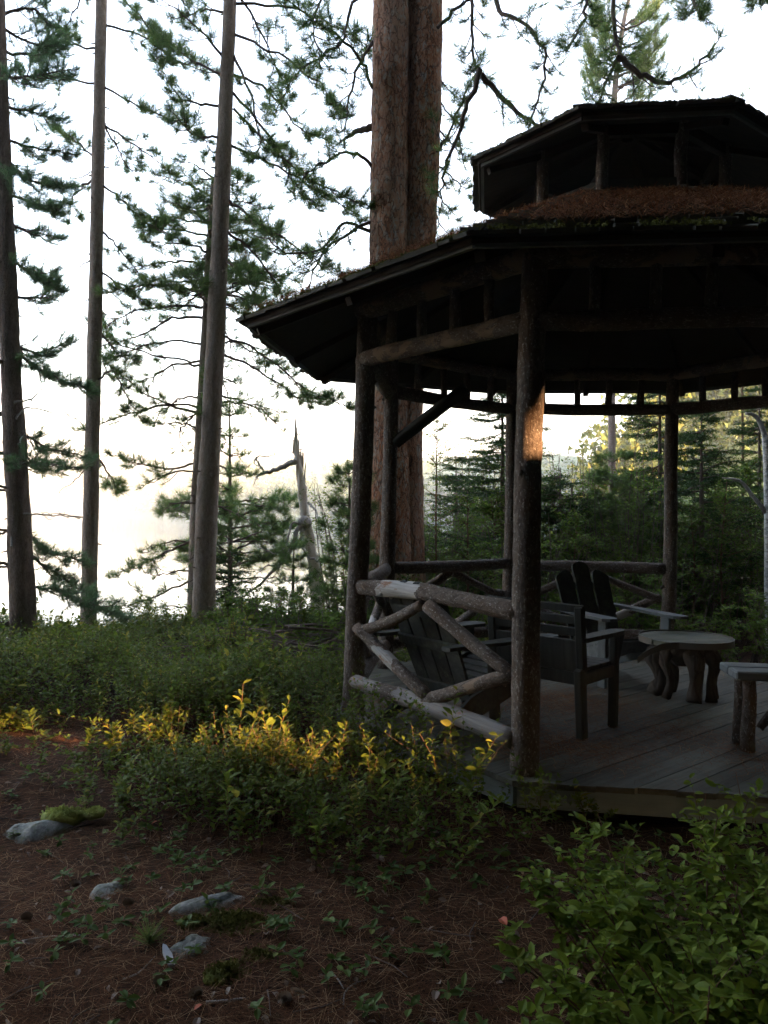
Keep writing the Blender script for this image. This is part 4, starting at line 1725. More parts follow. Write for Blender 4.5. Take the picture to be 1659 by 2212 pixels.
def auto_branches(root, P, R, z0, z1, step, lenf, per=3, pitch=.0, droop=-.25, az=None, size=.105, nmat='needle', templates=TUFT, rr=.02, **kw):
    """whorls of limbs on a trunk path"""
    z = z0
    cnt = 0
    while z < z1:
        i_ = int(np.argmin(np.abs(P[:, 2] - z)))
        p = P[i_]
        f = (z - z0) / max(.01, z1 - z0)
        a0 = rng.uniform(0, 6.28)
        for q in range(per):
            a = a0 + q * 2 * PI / per + rng.uniform(-.5, .5) if az is None else math.radians(rng.uniform(*az[q % len(az)]))
            L = lenf(f) * rng.uniform(.7, 1.15)
            d = np.array([math.sin(a), math.cos(a), 0])
            pt = pitch + rng.normal(0, .12)
            q1 = p + d * L * .35 + [0, 0, L * .35 * pt]
            q2 = p + d * L * .7 + [0, 0, L * (.7 * pt + droop * .45)] + side(d, 1.57) * rng.normal(0, .08) * L
            q3 = p + d * L + [0, 0, L * (pt + droop)] + side(d, 1.57) * rng.normal(0, .15) * L
            cnt += branch_obj(root, [p, q1, q2, q3], rr * (.6 + .5 * L / 1.5), size=size, nmat=nmat, templates=templates, **kw)
        z += step * rng.uniform(.7, 1.3)
    return cnt


# the big twin-stemmed red pine behind the gazebo
YB = 9.2
rt, b0 = pine_root('red_pine', 'massive twin trunked red pine rising behind the gazebo', at(845, 1300, YB))
t1, P1, R1 = trunk(rt, [base_of(845, 1300, YB), at(838, 900, YB), at(839, 550, YB), at(843, 200, YB), at(846, -250, YB), at(850, -900, YB)], [.29, .235, .222, .212, .205, .15], 'redpine', 44, .03, 240)
t2, P2, R2 = trunk(rt, [base_of(878, 1300, YB + .12), at(876, 900, YB + .12), at(902, 550, YB + .12), at(916, 200, YB + .12), at(920, -250, YB + .1), at(930, -900, YB)], [.25, .20, .20, .205, .20, .15], 'redpine', 44, .03, 240)
cnt = 0
# hanging limbs at top centre and right
over = [
    [(945, -300), (1005, -120), (1018, 0), (1022, 110), (1040, 160)],
    [(1040, 160), (1090, 215), (1160, 270), (1260, 310)],
    [(1036, 150), (1000, 260), (965, 350), (955, 430)],
    [(945, -260), (1060, -80), (1080, 20), (1140, 60), (1180, 130), (1150, 250)],
    [(945, -350), (1200, -200), (1260, -60), (1262, 30), (1230, 100)],
    [(945, -420), (1260, -250), (1320, -60), (1328, 60), (1335, 120), (1300, 200), (1283, 290)],
    [(1335, 125), (1380, 160), (1440, 180), (1500, 150), (1545, 95)],
    [(945, -450), (1350, -300), (1440, -90), (1490, -10), (1510, 30)],
    [(945, -430), (1400, -330), (1590, -80), (1640, 0)],
    [(945, 60), (1000, 10), (1040, -10), (1100, -40)],
    [(940, 330), (965, 300), (1000, 215), (1035, 140)],
    [(805, 275), (770, 285), (735, 305)],
]
for i, pp in enumerate(over):
    Yc = 9.2 - (.0 if i in (9, 10, 11) else .6 + .12 * i)
    pts = px_path(pp, 9.0 if pp[0][0] == 945 else Yc, (Yc - 9.0) if pp[0][0] == 945 else .2)
    cnt += branch_obj(rt, pts, .034 if i < 8 else .022, twig_len=.46, spacing=.17, start=.42 if pp[0][1] < 0 else .15, droop=-.3, along=1, sub=2, upturn=.3, dens=1.0, size=.115) if i != 11 else branch_obj(rt, pts, .045, twig_len=.2, spacing=.5, start=.9, along=0, sub=0)
# left side limbs of the twin pine (from the top centre of the picture)
for pp, s_, n_ in (([(805, 190), (770, 120), (690, 50), (620, 0)], .25, .35), ([(805, -40), (760, 20), (735, 90), (650, 150), (600, 230)], .35, .4), ([(800, 480), (740, 510), (690, 560), (660, 640)], .15, .45),
                   ([(800, 500), (745, 480), (690, 540), (610, 545), (575, 500)], .3, .5), ([(805, 90), (760, 180), (745, 300)], .3, .35), ([(805, -200), (730, -60), (680, 40), (690, 130)], .4, .4),
                   ([(803, 360), (760, 330), (700, 350), (640, 400)], .3, .45)):
    cnt += branch_obj(rt, px_path(pp, 9.15, -.7), .022, twig_len=n_, spacing=.13, start=s_, along=1, sub=1)
# lower right small sprays beside the trunk
for (x, y) in ((965, 250), (975, 320), (985, 400), (965, 200), (960, 450), (955, 500)):
    cnt += branch_obj(rt, px_path([(935, y - 50), (x, y - 10), (x + 25, y + 15)], 9.3, .2), .012, twig_len=.25, spacing=.12, start=.3, along=1, sub=1)

# tall slender pine, second from the left
Y2 = 10.2
rt, _ = pine_root('slender_pine', 'tall slender straight pine, second trunk from the left', at(192, 1350, Y2))
_, Pa, Ra = trunk(rt, [base_of(190, 1400, Y2), at(196, 1100, Y2), at(205, 700, Y2), at(212, 350, Y2), at(219, 0, Y2), at(228, -500, Y2)], [.105, .095, .088, .08, .068, .04], 'greypine', 16, .05, 90, knots=40)
for pp, dy in (([(230, 55), (300, 75), (400, 140), (480, 165)], .6), ([(228, 190), (300, 230), (400, 270), (460, 330)], -.5), ([(225, 270), (300, 320), (370, 370)], .7), ([(222, 400), (270, 440), (330, 490), (390, 520)], -.6),
               ([(221, 500), (260, 540), (300, 590)], .4), ([(213, 110), (150, 85), (90, 10)], -.4), ([(210, 180), (100, 165), (0, 170)], .5), ([(222, -40), (290, 20), (340, 90), (350, 130)], -.6), ([(225, -60), (160, 20), (130, 90)], .6),
               ([(212, 350), (160, 300), (120, 280)], .5), ([(222, 590), (270, 620), (310, 650)], -.3), ([(208, 380), (160, 420), (150, 470)], .6), ([(205, 700), (250, 760), (290, 780)], .8), ([(202, 830), (240, 800), (270, 850), (300, 900)], -.5),
               ([(214, 250), (260, 330), (290, 380)], .9), ([(200, 980), (240, 1030), (250, 1060)], .6)):
    cnt += branch_obj(rt, px_path(pp, Y2, dy), .016, twig_len=.38, spacing=.12, start=.2, along=2, sub=2, dens=1.0, size=.108)
for pp in ([(200, 370), (170, 385), (140, 380)], [(196, 560), (160, 590), (135, 650)], [(190, 1120), (140, 1112), (90, 1108)], [(196, 940), (160, 900), (60, 860)], [(203, 640), (175, 650), (150, 640)], [(190, 1000), (160, 1040), (130, 1060)], [(214, 620), (250, 640), (262, 650)]):
    branch_obj(rt, px_path(pp, Y2, .3), .009, twig_len=.12, spacing=.3, start=.5, along=0, sub=1, size=.02)

# tall pine, third from the left
Y3 = 9.6
rt, _ = pine_root('tall_pine', 'tall reddish pine leaning slightly right, left of the gazebo roof', at(437, 1400, Y3))
_, Pb, Rb_ = trunk(rt, [base_of(437, 1440, Y3), at(447, 1100, Y3), at(465, 750, Y3), at(480, 400, Y3), at(497, 0, Y3), at(515, -500, Y3)], [.142, .128, .112, .096, .076, .045], 'greypine', 18, .05, 90, knots=30)
for pp, dy in (([(510, 8), (620, 15), (735, 60), (800, 115)], .5), ([(508, 75), (600, 120), (690, 180), (730, 245)], -.5), ([(503, 200), (590, 300), (640, 400), (680, 440)], .5), ([(505, 235), (600, 330), (690, 400), (790, 440)], -.5),
               ([(500, 315), (600, 360), (700, 420), (780, 470)], .6), ([(493, 430), (560, 480), (680, 560), (760, 600)], -.4), ([(475, 635), (530, 645), (575, 665)], .3), ([(470, 720), (560, 760), (660, 840), (740, 872)], -.3),
               ([(470, 760), (560, 800), (640, 860), (690, 870)], .4), ([(487, 130), (430, 60), (350, 0)], -.5), ([(480, 160), (400, 120), (340, 60)], .5), ([(478, 230), (400, 215), (350, 150)], .4), ([(482, 300), (420, 290), (380, 250)], -.5),
               ([(500, -30), (560, 60), (600, 150), (620, 200)], .7), ([(505, 120), (540, 200), (560, 300), (550, 340)], -.7), ([(498, 30), (440, 20), (400, 40)], .4), ([(500, 160), (580, 200), (650, 280), (700, 300)], .8),
               ([(490, 500), (540, 540), (600, 620), (620, 700)], .6), ([(478, 560), (530, 600), (560, 680)], -.6)):
    cnt += branch_obj(rt, px_path(pp, Y3, dy), .018, twig_len=.42, spacing=.115, start=.22, along=2, sub=2, size=.108)

# shorter bushy pine just behind it
Y4 = 10.8
rt, _ = pine_root('bushy_pine', 'dark bushy pine growing close behind the tall leaning trunk', at(408, 1400, Y4))
_, Pc, Rc = trunk(rt, [base_of(416, 1440, Y4), at(425, 1100, Y4), at(441, 800, Y4), at(452, 560, Y4), at(460, 385, Y4)], [.095, .085, .07, .055, .02], 'greypine', 14, .05, 70, knots=16)
zt = lambda y_: float(at(430, y_, Y4)[2])
c1 = auto_branches(rt, Pc, Rc, zt(660), zt(370), .20, lambda f: 1.25 - .7 * f, 4, .1, -.15, size=.12, twig_len=.48, spacing=.12, start=.25, along=2, sub=1)
c2 = auto_branches(rt, Pc, Rc, zt(900), zt(660), .30, lambda f: 1.35, 3, .05, -.3, size=.11, twig_len=.42, spacing=.14, start=.35, along=1, sub=1)
c3 = auto_branches(rt, Pc, Rc, zt(1390), zt(900), .42, lambda f: .85, 3, .0, -.2, size=.10, twig_len=.4, spacing=.16, start=.35, along=1, sub=1)
for pp, dy in (([(425, 1000), (340, 1010), (250, 985)], -.3), ([(410, 1170), (340, 1200), (250, 1240)], .3), ([(430, 780), (350, 770), (250, 740), (225, 700)], .4), ([(425, 880), (330, 860), (240, 790)], -.4), ([(420, 1250), (330, 1290), (210, 1320)], -.5)):
    cnt += branch_obj(rt, px_path(pp, Y4, dy), .018, twig_len=.42, spacing=.13, start=.3, along=2, sub=1)
print('tufts', cnt, c1, c2, c3)

# young pine by the water
Y5 = 12.2
rt, _ = pine_root('young_pine', 'young thin stemmed pine with full tufts between trunk and dead snag', at(497, 1400, Y5))
_, Pd, Rd_ = trunk(rt, [base_of(497, 1450, Y5), at(497, 1150, Y5), at(496, 870, Y5)], [.05, .035, .01], 'branch', 10, .04, 40)
z5 = lambda y_: float(at(497, y_, Y5)[2])
auto_branches(rt, Pd, Rd_, z5(1230), z5(1070), .18, lambda f: .85, 5, .25, -.05, size=.125, twig_len=.45, spacing=.13, start=.25, along=2, sub=1)
auto_branches(rt, Pd, Rd_, z5(1400), z5(1230), .30, lambda f: .8, 3, .05, -.05, size=.11, twig_len=.4, spacing=.15, start=.3, along=1, sub=1)
auto_branches(rt, Pd, Rd_, z5(1030), z5(880), .26, lambda f: .34 - .18 * f, 4, .3, .0, size=.10, twig_len=.25, spacing=.12, start=.3, along=1, sub=1)

# white pine on the left edge
Y1 = 9.0
rt, _ = pine_root('white_pine', 'dark trunked white pine with feathery plates at the left edge', at(48, 1355, Y1))
_, Pe, Re_ = trunk(rt, [base_of(52, 1400, Y1), at(40, 1100, Y1), at(26, 850, Y1), at(14, 550, Y1), at(4, 250, Y1), at(-6, -200, Y1)], [.145, .13, .115, .10, .08, .05], 'darkpine', 16, .07, 80, knots=14)
for pp, dy in (([(5, 60), (60, 90), (130, 100)], .3), ([(5, 170), (60, 165), (150, 150)], -.3), ([(5, 300), (80, 320), (150, 330)], .3), ([(8, 330), (60, 390), (140, 400)], -.4), ([(12, 480), (60, 500), (120, 510)], .3), ([(15, 560), (70, 590), (130, 620)], -.3),
               ([(20, 740), (80, 760), (150, 740)], .4), ([(24, 740), (90, 800), (190, 840)], -.3), ([(30, 930), (90, 960), (180, 985)], .3), ([(5, 230), (60, 240), (130, 260)], .5), ([(30, 1010), (70, 1000), (160, 1010)], -.6), ([(40, 1120), (90, 1180), (170, 1210)], .4),
               ([(50, 1270), (120, 1275), (180, 1300), (260, 1330)], -.4), ([(45, 1180), (110, 1230), (190, 1280)], .4), ([(14, 420), (80, 440), (120, 450)], -.6), ([(10, 30), (70, 20), (110, 60)], .4), ([(30, 640), (90, 640), (110, 600)], .5), ([(10, 110), (90, 120), (130, 90)], .6)):
    cnt += branch_obj(rt, px_path(pp, Y1 + .1, dy), .02, mat='branch', nmat='wneedle', size=.10, templates=WTUFT, twig_len=.38, spacing=.05, start=.12, along=3, sub=2, upturn=.2, droop=-.02)
for s in (-1,):
    auto_branches(rt, Pe, Re_, .2, 5.5, .5, lambda f: 1.2, 2, .05, -.05, az=((200, 290), (240, 330)), nmat='wneedle', templates=WTUFT, size=.085, twig_len=.36, spacing=.1, start=.3, along=2, sub=1)
for pp in ([(35, 905), (60, 880), (110, 890), (165, 900)], [(30, 870), (70, 860), (90, 840)], [(38, 960), (60, 940), (90, 1010)], [(50, 1110), (110, 1112), (175, 1118)], [(25, 1180), (30, 1130), (40, 1080)]):
    branch_obj(rt, px_path(pp, Y1 - .15, .2), .013, mat='deadlimb', twig_len=.15, spacing=.25, start=.3, along=0, sub=1, size=.015)

# sunlit white pine top behind the gazebo roof
Y6 = 21.0
rt, _ = pine_root('sunlit_pine', 'distant pine with golden sunlit crown above the gazebo roof', at(1330, 1200, Y6))
_, Pf, Rf = trunk(rt, [base_of(1325, 1200, Y6), at(1320, 600, Y6), at(1325, 250, Y6), at(1345, 60, Y6), at(1375, -60, Y6)], [.10, .09, .08, .06, .03], 'darkpine', 12, .03, 50)
for i in range(30):
    y = rng.uniform(20, 230)
    s = rng.choice([-1, 1])
    Lp = rng.uniform(30, 85)
    x0_ = np.interp(y, [-60, 60, 250], [1375, 1345, 1325])
    Yv = rng.normal(0, .5)
    branch_obj(rt, px_path([(x0_, y + 20), (x0_ + s * Lp * .6, y), (x0_ + s * Lp + 12, y - 45)], Y6, Yv), .03, nmat='goldneedle', templates=WTUFT, size=.24, twig_len=.5, spacing=.22, start=.3, along=2, sub=1)

# young pines, spruces
def small_pine(label, px, Y, top, n, L, nmat='needle', name='young_pine', size=.09, per=4, y_base=1420, templates=TUFT, step=.16, low=.15):
    rt, _ = pine_root(name, label, at(px, y_base, Y))
    b = base_of(px, y_base, Y)
    tp = at(px + rng.uniform(-5, 5), top, Y)
    _, P, R = trunk(rt, [b, (b + tp) / 2 + rng.normal(0, .02, 3), tp], [.03, .02, .006], 'branch', 8, .03, 30)
    Ht = tp[2] - b[2]
    auto_branches(rt, P, R, b[2] + Ht * low, tp[2] - .05, step, lambda f: L * (1 - .8 * f), per, .35, .0, size=size, nmat=nmat, templates=templates, rr=.008, twig_len=.26, spacing=.10, start=.2, along=2, sub=1)


small_pine('thin open pine sapling standing before the dead snag', 632, 10.0, 1165, 0, .42, size=.08, per=3)
small_pine('bright green young pine beside the left gazebo post', 756, 8.6, 1010, 0, .42, size=.085)
small_pine('young pine in the bushes behind the far chair', 1322, 10.5, 985, 0, .75, size=.09)
small_pine('small pine poking up at the foot of the tall trunks', 520, 10.2, 1300, 0, .4, size=.09)


def spruce(label, px, Y, top, L, y_base=1420, dens=1.0, bare=0.1, name='spruce'):
    rt, _ = pine_root(name, label, at(px, y_base, Y))
    b = base_of(px, y_base, Y)
    tp = at(px, top, Y)
    Ht = tp[2] - b[2]
    _, P, R = trunk(rt, [b, (b + tp) / 2, tp], [.06, .035, .006], 'branch', 8, .03, 40)
    wood, mb = MB(), MB()
    z = b[2] + Ht * bare
    PP, DD = [], []
    while z < tp[2]:
        f = (z - b[2]) / Ht
        p = P[int(np.argmin(np.abs(P[:, 2] - z)))]
        for q in range(4):
            a = rng.uniform(0, 6.28)
            ln = L * (1 - f) ** .75 * rng.uniform(.45, 1.15) + .10
            d = np.array([math.sin(a), math.cos(a), 0])
            kz = rng.normal(.02, .12)
            path = smooth_path([p, p + d * ln * .5 + [0, 0, (kz - .05) * ln], p + d * ln + [0, 0, (kz + .02) * ln]], 6)
            wood.add(*tube(path, np.linspace(.010, .003, 6), 4, cap=False))
            m = int(ln / .065 * dens) + 3
            for i_ in range(m):
                t = .15 + .85 * i_ / m
                c = path[int(t * 5)] + (path[min(5, int(t * 5) + 1)] - path[int(t * 5)]) * (t * 5 - int(t * 5))
                sv = side(d, (1 if i_ % 2 else -1) * rng.uniform(.7, 1.2))
                tl = ln * .34 * (1.15 - t) + .06
                nseg = max(1, int(tl / .11))
                for s in range(nseg):
                    PP.append(c + sv * tl * s / nseg + [0, 0, -.12 * tl * s / nseg])
                    DD.append(sv + [0, 0, rng.normal(-.12, .12)] + rng.normal(0, .12, 3))
                PP.append(c)
                DD.append(d + rng.normal(0, .15, 3))
        z += .095 / dens * rng.uniform(.6, 1.4)
    o = wood.build('limbs', 'branch', rt)
    o['kind'] = 'stuff'
    add_tufts(mb, np.array(PP), np.array(DD), .16, SPRIG, tint=np.clip(rng.normal(.4, .25, len(PP)), 0, 1))
    o = mb.build('crown', 'spruce', rt)
    o['kind'] = 'stuff'


spruce('tall dark spruce behind the rear gazebo posts, left of the far chair', 1085, 11.0, 790, 1.35)
spruce('broad spruce behind the crooked rear gazebo post', 1425, 11.5, 760, 1.5)
spruce('spruce seen between the crooked rear post and the right edge', 1515, 10.2, 880, 1.0)
spruce('full spruce behind the gazebo, right of the twin trunked pine', 985, 12.5, 985, 1.1)
spruce('dark spruce behind the gazebo on the far right', 1640, 12.5, 830, 1.2)
spruce('small dark spruce between the reddish pine and the brush pile', 497, 11.0, 1190, .6)
spruce('short spruce behind the middle of the gazebo railing', 1210, 10.2, 1010, .9)

# birch and leafy saplings
def sapling(label, px, Y, top, n, wmat='stem', L=.05, y_base=1420, spread=.5, lean=0, name='sapling', r=.016, matl='backleaf'):
    rt, _ = pine_root(name, label, at(px, y_base, Y))
    b = base_of(px, y_base, Y)
    tp = at(px + lean, top, Y)
    H = tp[2] - b[2]
    _, P, R = trunk(rt, [b, (b + tp) / 2 + rng.normal(0, .05, 3), tp], [r, r * .7, .004], wmat, 8, .03, 30)
    wood, ml_ = MB(), MB()
    for _ in range(n):
        t = rng.uniform(.3, .98)
        p = P[int(t * 29)]
        a = rng.uniform(0, 6.28)
        ln = spread * rng.uniform(.5, 1.1) * (1.15 - t)
        d = np.array([math.sin(a), math.cos(a), rng.uniform(.3, .9)])
        path = smooth_path([p, p + d * ln * .5, p + d * ln + [0, 0, -.08 * ln]], 5)
        wood.add(*tube(path, np.linspace(.005, .002, 5), 4, cap=False))
        k = 5
        B = path[rng.integers(1, 5, k)]
        LV = rng.normal(0, .09, (k, 3))
        LV[:, 2] = 0
        HH = rng.uniform(.02, .12, k)
        V, F = stems(B, HH, LV, 3, .0015)
        wood.add(V, F)
        ml_.add(*leafy(B, HH, LV, 7, L, LEAFS, .1, up=-.1))
    wood.build('limbs', wmat, rt)['kind'] = 'stuff'
    ml_.build('crown', matl, rt)['kind'] = 'stuff'


sapling('airy leafy birch sapling right of the twin trunked pine', 945, 10.0, 880, 34, spread=.75, L=.045)
sapling('thin leafy sapling in front of the spruces behind the railing', 1010, 9.2, 1060, 26, spread=.6, L=.05)
sapling('leafy sapling with many twigs at the back right of the gazebo', 1570, 9.4, 1040, 40, spread=.8, L=.05)
sapling('leafy sapling behind the round table', 1490, 9.6, 1090, 34, spread=.7, L=.05)
for q_, (px_, yy_, tp_, lb_) in enumerate(((1195, 10.6, 1035, 'leafy sapling seen just right of the near corner post'), (1295, 11.2, 1015, 'broad leafy sapling above the far chair'), (1385, 10.8, 1040, 'leafy sapling left of the crooked rear post'),
                                      (1060, 10.4, 1075, 'leafy sapling left of the rear middle post'), (1620, 10.6, 1000, 'leafy sapling by the birch trunk'), (1540, 11.4, 985, 'taller leafy sapling between crooked post and birch'))):
    sapling(lb_, px_, yy_, tp_, 60, spread=1.0, L=.065)
sapling('leafy sapling behind the slatted armchair', 1250, 9.4, 1110, 34, spread=.7, L=.05)
sapling('tall sapling whose few top leaves show above the lantern roof', 1605, 15.0, 185, 26, spread=1.1, L=.07, r=.03)
# white birch at the right edge with dead limbs
YBi = 9.0
rt, _ = pine_root('birch', 'white birch trunk with a drooping dead limb at the right edge', at(1655, 1350, YBi))
trunk(rt, [base_of(1662, 1400, YBi), at(1660, 1150, YBi), at(1657, 1000, YBi), at(1653, 940, YBi)], [.05, .045, .042, .035], 'birch', 12, .04, 30)
trunk(rt, [at(1654, 950, YBi), at(1645, 920, YBi), at(1630, 897, YBi), at(1610, 893, YBi)], [.034, .028, .022, .014], 'deadlimb', 9, .1, 12, 'dead_limb')
trunk(rt, [at(1657, 1110, YBi), at(1625, 1070, YBi), at(1600, 1040, YBi), at(1560, 1032, YBi)], [.026, .022, .018, .006], 'deadlimb', 9, .1, 14, 'dead_limb')

# ------------------------------------------------------------------ dead snag
YS = 11.8
rt, _ = pine_root('dead_snag', 'bleached broken dead tree trunk with twisted limbs by the lake', at(690, 1300, YS))
trunk(rt, [base_of(690, 1330, YS), at(683, 1250, YS), at(670, 1180, YS), at(660, 1120, YS), at(650, 1040, YS), at(642, 985, YS), at(640, 950, YS), at(638, 903, YS)], [.12, .10, .086, .078, .066, .053, .038, .026, .006], 'snag', 16, .17, 90, knots=12)
for x, y, h in ((648, 990, 48), (653, 1000, 34), (633, 960, 26), (644, 960, 30), (650, 1010, 50), (657, 1030, 40), (636, 985, 34)):
    V, F = tube(np.array([at(x, y + 20, YS), at(x + 2, y - h * .4, YS), at(x + 5, y - h, YS)]), [.02, .010, .002], 5, .1)
    mk('splinter', V, F, 'snag', rt)
for pts, rr in (([(640, 995), (605, 1010), (570, 1022), (553, 1032)], .035), ([(572, 1022), (562, 1005), (554, 992), (560, 985), (582, 986), (592, 982), (588, 975)], .012), ([(556, 1030), (550, 1042), (545, 1052)], .008), ([(553, 990), (550, 1000), (566, 1015)], .010),
                ([(655, 1128), (640, 1150), (632, 1180), (610, 1215), (585, 1240), (545, 1275), (520, 1292)], .032), ([(650, 1132), (634, 1128), (625, 1150), (613, 1185), (595, 1195), (578, 1190), (560, 1182)], .015),
                ([(655, 1135), (652, 1170), (664, 1200), (690, 1212), (703, 1218)], .022), ([(596, 1225), (575, 1222), (555, 1240)], .011), ([(665, 1085), (680, 1100), (690, 1118)], .016), ([(668, 1090), (685, 1085), (695, 1078)], .006), ([(665, 1060), (673, 1045), (683, 1035)], .004)):
    P = smooth_path(px_path(pts, YS - .12, -.25), len(pts) * 4)
    P[1:-1] += rng.normal(0, .008, (len(P) - 2, 3))
    mk('dead_limb', *tube(P, np.linspace(rr, rr * .3, len(P)) * 1.3, 7, .15), 'deadlimb', rt, smooth=True)
pb = at(658, 1130, YS - .05)
V, F = tube(np.array([pb + [0, 0, -.10], pb + [0, -.02, -.05], pb + [0, -.03, 0], pb + [0, -.02, .06], pb + [0, 0, .10]]), [.03, .09, .11, .085, .03], 12, .14)
mk('burl', V, F, 'deadlimb', rt, smooth=True)

# ------------------------------------------------------------------ brush pile
bp = thing('brush_pile', 'heap of dead grey branches on the slope left of the gazebo', 'brush pile', [*at(640, 1400, 7.6)[:2], float(gh(*at(640, 1400, 7.6)[:2]))])
c = WO[bp.name]
mb = MB()
for i in range(240):
    a = rng.normal(.15, .5) + (PI if rng.random() < .5 else 0)
    L = rng.uniform(.3, 1.3)
    r_ = rng.random() ** .5
    an = rng.uniform(0, 6.28)
    p = c + np.array([math.cos(an) * .85 * r_, math.sin(an) * .5 * r_, 0])
    p[2] = c[2] + rng.uniform(0, 1) * .50 * (1 - r_ * .7)
    d = np.array([math.cos(a), math.sin(a) * .6, rng.normal(0, .12)])
    P = smooth_path([p - d * L / 2, p + rng.normal(0, .03, 3), p + d * L / 2 + [0, 0, rng.normal(-.03, .05)]], 6)
    P[:, 2] = np.maximum(P[:, 2], c[2] + .01)
    if i < 60:
        mk('dead_branch', *tube(P, np.linspace(.016, .005, 6) * rng.uniform(.5, 1.1), 5, .08), 'twig', bp, smooth=True)
    else:
        mb.add(*tube(P, np.linspace(.006, .002, 6), 4, .05, cap=False))
mb.build('twigs', 'twig', bp)['kind'] = 'stuff'
for px, py, qx, qy in ((490, 1385, 545, 1320), (470, 1400, 520, 1345)):
    p, q = at(px, py, 7.4), at(qx, qy, 7.6)
    mk('dead_branch', *tube(smooth_path([p, (p + q) / 2 + [0, 0, -.03], q], 6), np.linspace(.008, .003, 6), 5), 'twig', bp)


# ------------------------------------------------------------------ stones and small things on the floor
def blob(rx, ry, rz, n=14, rough=.12, seed=0, flat=0):
    g = np.random.default_rng(seed)
    V, F = [], []
    m = n * 2
    k = g.normal(size=(9, 3)) * 2.2
    ph = g.uniform(0, 6.28, 9)
    for i in range(n + 1):
        th = PI * i / n
        for j in range(m):
            p = 2 * PI * j / m
            d = np.array([math.sin(th) * math.cos(p), math.sin(th) * math.sin(p), math.cos(th)])
            f = 1 + rough * sum(math.sin(k[q] @ d + ph[q]) for q in range(9)) / 3
            V.append(d * f)
    for i in range(n):
        for j in range(m):
            a, b = i * m + j, i * m + (j + 1) % m
            F.append([a, a + m, b + m, b])
    return np.array(V) * [rx, ry, rz], np.array(F)


def on_ground(px, py):
    """where the line of sight meets the ground"""
    Y = 3.0
    for _ in range(12):
        p = at(px, py, Y)
        dz = p[2] - float(gh(p[0], p[1]))
        slope = (EYE[2] - p[2]) / Y
        Y += dz / max(slope, .05)
    return at(px, py, Y)


for (px, py, rx, ry, rz, a, lab, nm, seed) in ((240, 1925, .075, .065, .028, .1, 'small lichened stone in the needles, the farthest left of the bare stones', 'rock', 1),
                                          (452, 1955, .16, .06, .036, .42, 'long pale lichened stone, largest of the bare stones', 'rock', 2), (415, 2045, .075, .065, .03, .3, 'rounded grey stone just below the long pale stone', 'rock', 3),
                                          (95, 1800, .15, .09, .06, .1, 'mossy boulder under yellow green moss at the left edge', 'boulder', 4), (40, 1800, .07, .06, .04, .1, 'grey stone end poking out left of the mossy boulder', 'rock', 5)):
    p = on_ground(px, py)
    V, F = blob(rx, ry, rz, 16, .17, seed)
    V = V + rng.normal(0, .0012, V.shape)
    o = mk(nm, V, F, 'rock', None, local=True, smooth=True, origin=p - [0, 0, rz * .22])
    o.rotation_euler = (.08, -.05, a)
    tag(o, lab, 'rock')
for (px, py, rx, ry, rz, mt, lab, seed) in ((135, 1785, .12, .05, .035, 'ymoss', 'long cushion of pale yellow moss on the boulder', 11), (205, 1778, .045, .04, .025, 'ymoss', 'round cushion of pale yellow moss right of the boulder', 12),
                                       (510, 1995, .12, .09, .014, 'moss', 'dark green moss patch right of the long pale stone', 13), (425, 1998, .07, .035, .02, 'moss', 'brownish moss in the hollow between two stones', 14), (490, 2105, .075, .06, .016, 'moss', 'green moss patch nearest the bottom edge', 15),
                                       (580, 1955, .09, .04, .008, 'moss', 'thin film of moss far right of the stones', 16), (560, 2068, .05, .04, .010, 'moss', 'small moss patch among needles left of centre', 17)):
    p = on_ground(px, py)
    V, F = blob(rx, ry, rz, 10, .2, seed)
    if mt == 'ymoss':
        p = p + [0, 0, .045]
    g2 = rng.normal(0, .0015, V.shape)
    o = mk('moss_cushion', V + g2, F, mt, None, local=True, smooth=True, origin=p)
    tag(o, lab, 'moss')
    Vu = V[V[:, 2] > -.001]
    Pm = Vu[rng.integers(0, len(Vu), int(90000 * rx * ry))]
    Pm = Pm * rng.uniform(.6, 1.0, (len(Pm), 1)) + rng.normal(0, .005, Pm.shape)
    Pm[:, 2] = np.maximum(Pm[:, 2], 0) + rz * .1
    mb = MB()
    add_tufts(mb, Pm, Pm / [rx, ry, rz] * .5 + [0, 0, 1.0] + rng.normal(0, .3, Pm.shape), .011, MOSS)
    f_ = mb.build('fronds', 'mosstuft' if mt == 'moss' else 'yfrond', o, local=True)
    f_['kind'] = 'stuff'


def pine_cone(px, py, lab, sz=.024):
    p = on_ground(px, py)
    r = thing('pine_cone', lab, 'pine cone', p + [0, 0, sz * .7], 0, 'pine cones on the ground')
    r.rotation_euler = (rng.uniform(1.1, 1.9), rng.uniform(-.3, .3), rng.uniform(0, 6))
    V, F = blob(sz * .55, sz * .55, sz, 6, 0, 1)
    mk('core', V, F, 'cone', r, local=True, smooth=True)
    T = np.array([[-.35, 0, 0], [.35, 0, 0], [.45, .8, .25], [0, 1.0, .35], [-.45, .8, .25], [0, .5, -.05]])
    Fs = np.array([[0, 1, 2], [0, 2, 3], [0, 3, 4]])
    k = np.arange(64)
    t = k / 64
    a = k * 2.4
    rad_ = sz * .5 * np.sin(PI * (.12 + .8 * t))
    z = sz * (1 - 2 * t) * .9
    P = np.stack([rad_ * np.cos(a), rad_ * np.sin(a), z], -1)
    D = np.stack([np.cos(a), np.sin(a), .5 - t * .6], -1)
    Nn = np.tile([0, 0, 1.0], (64, 1))
    V, F, tt = scatter(T, Fs, P, leaf_frames(D, Nn), sz * .62, np.full(64, .5))
    mk('scales', V, F, 'cone', r, local=True)['kind'] = 'stuff'


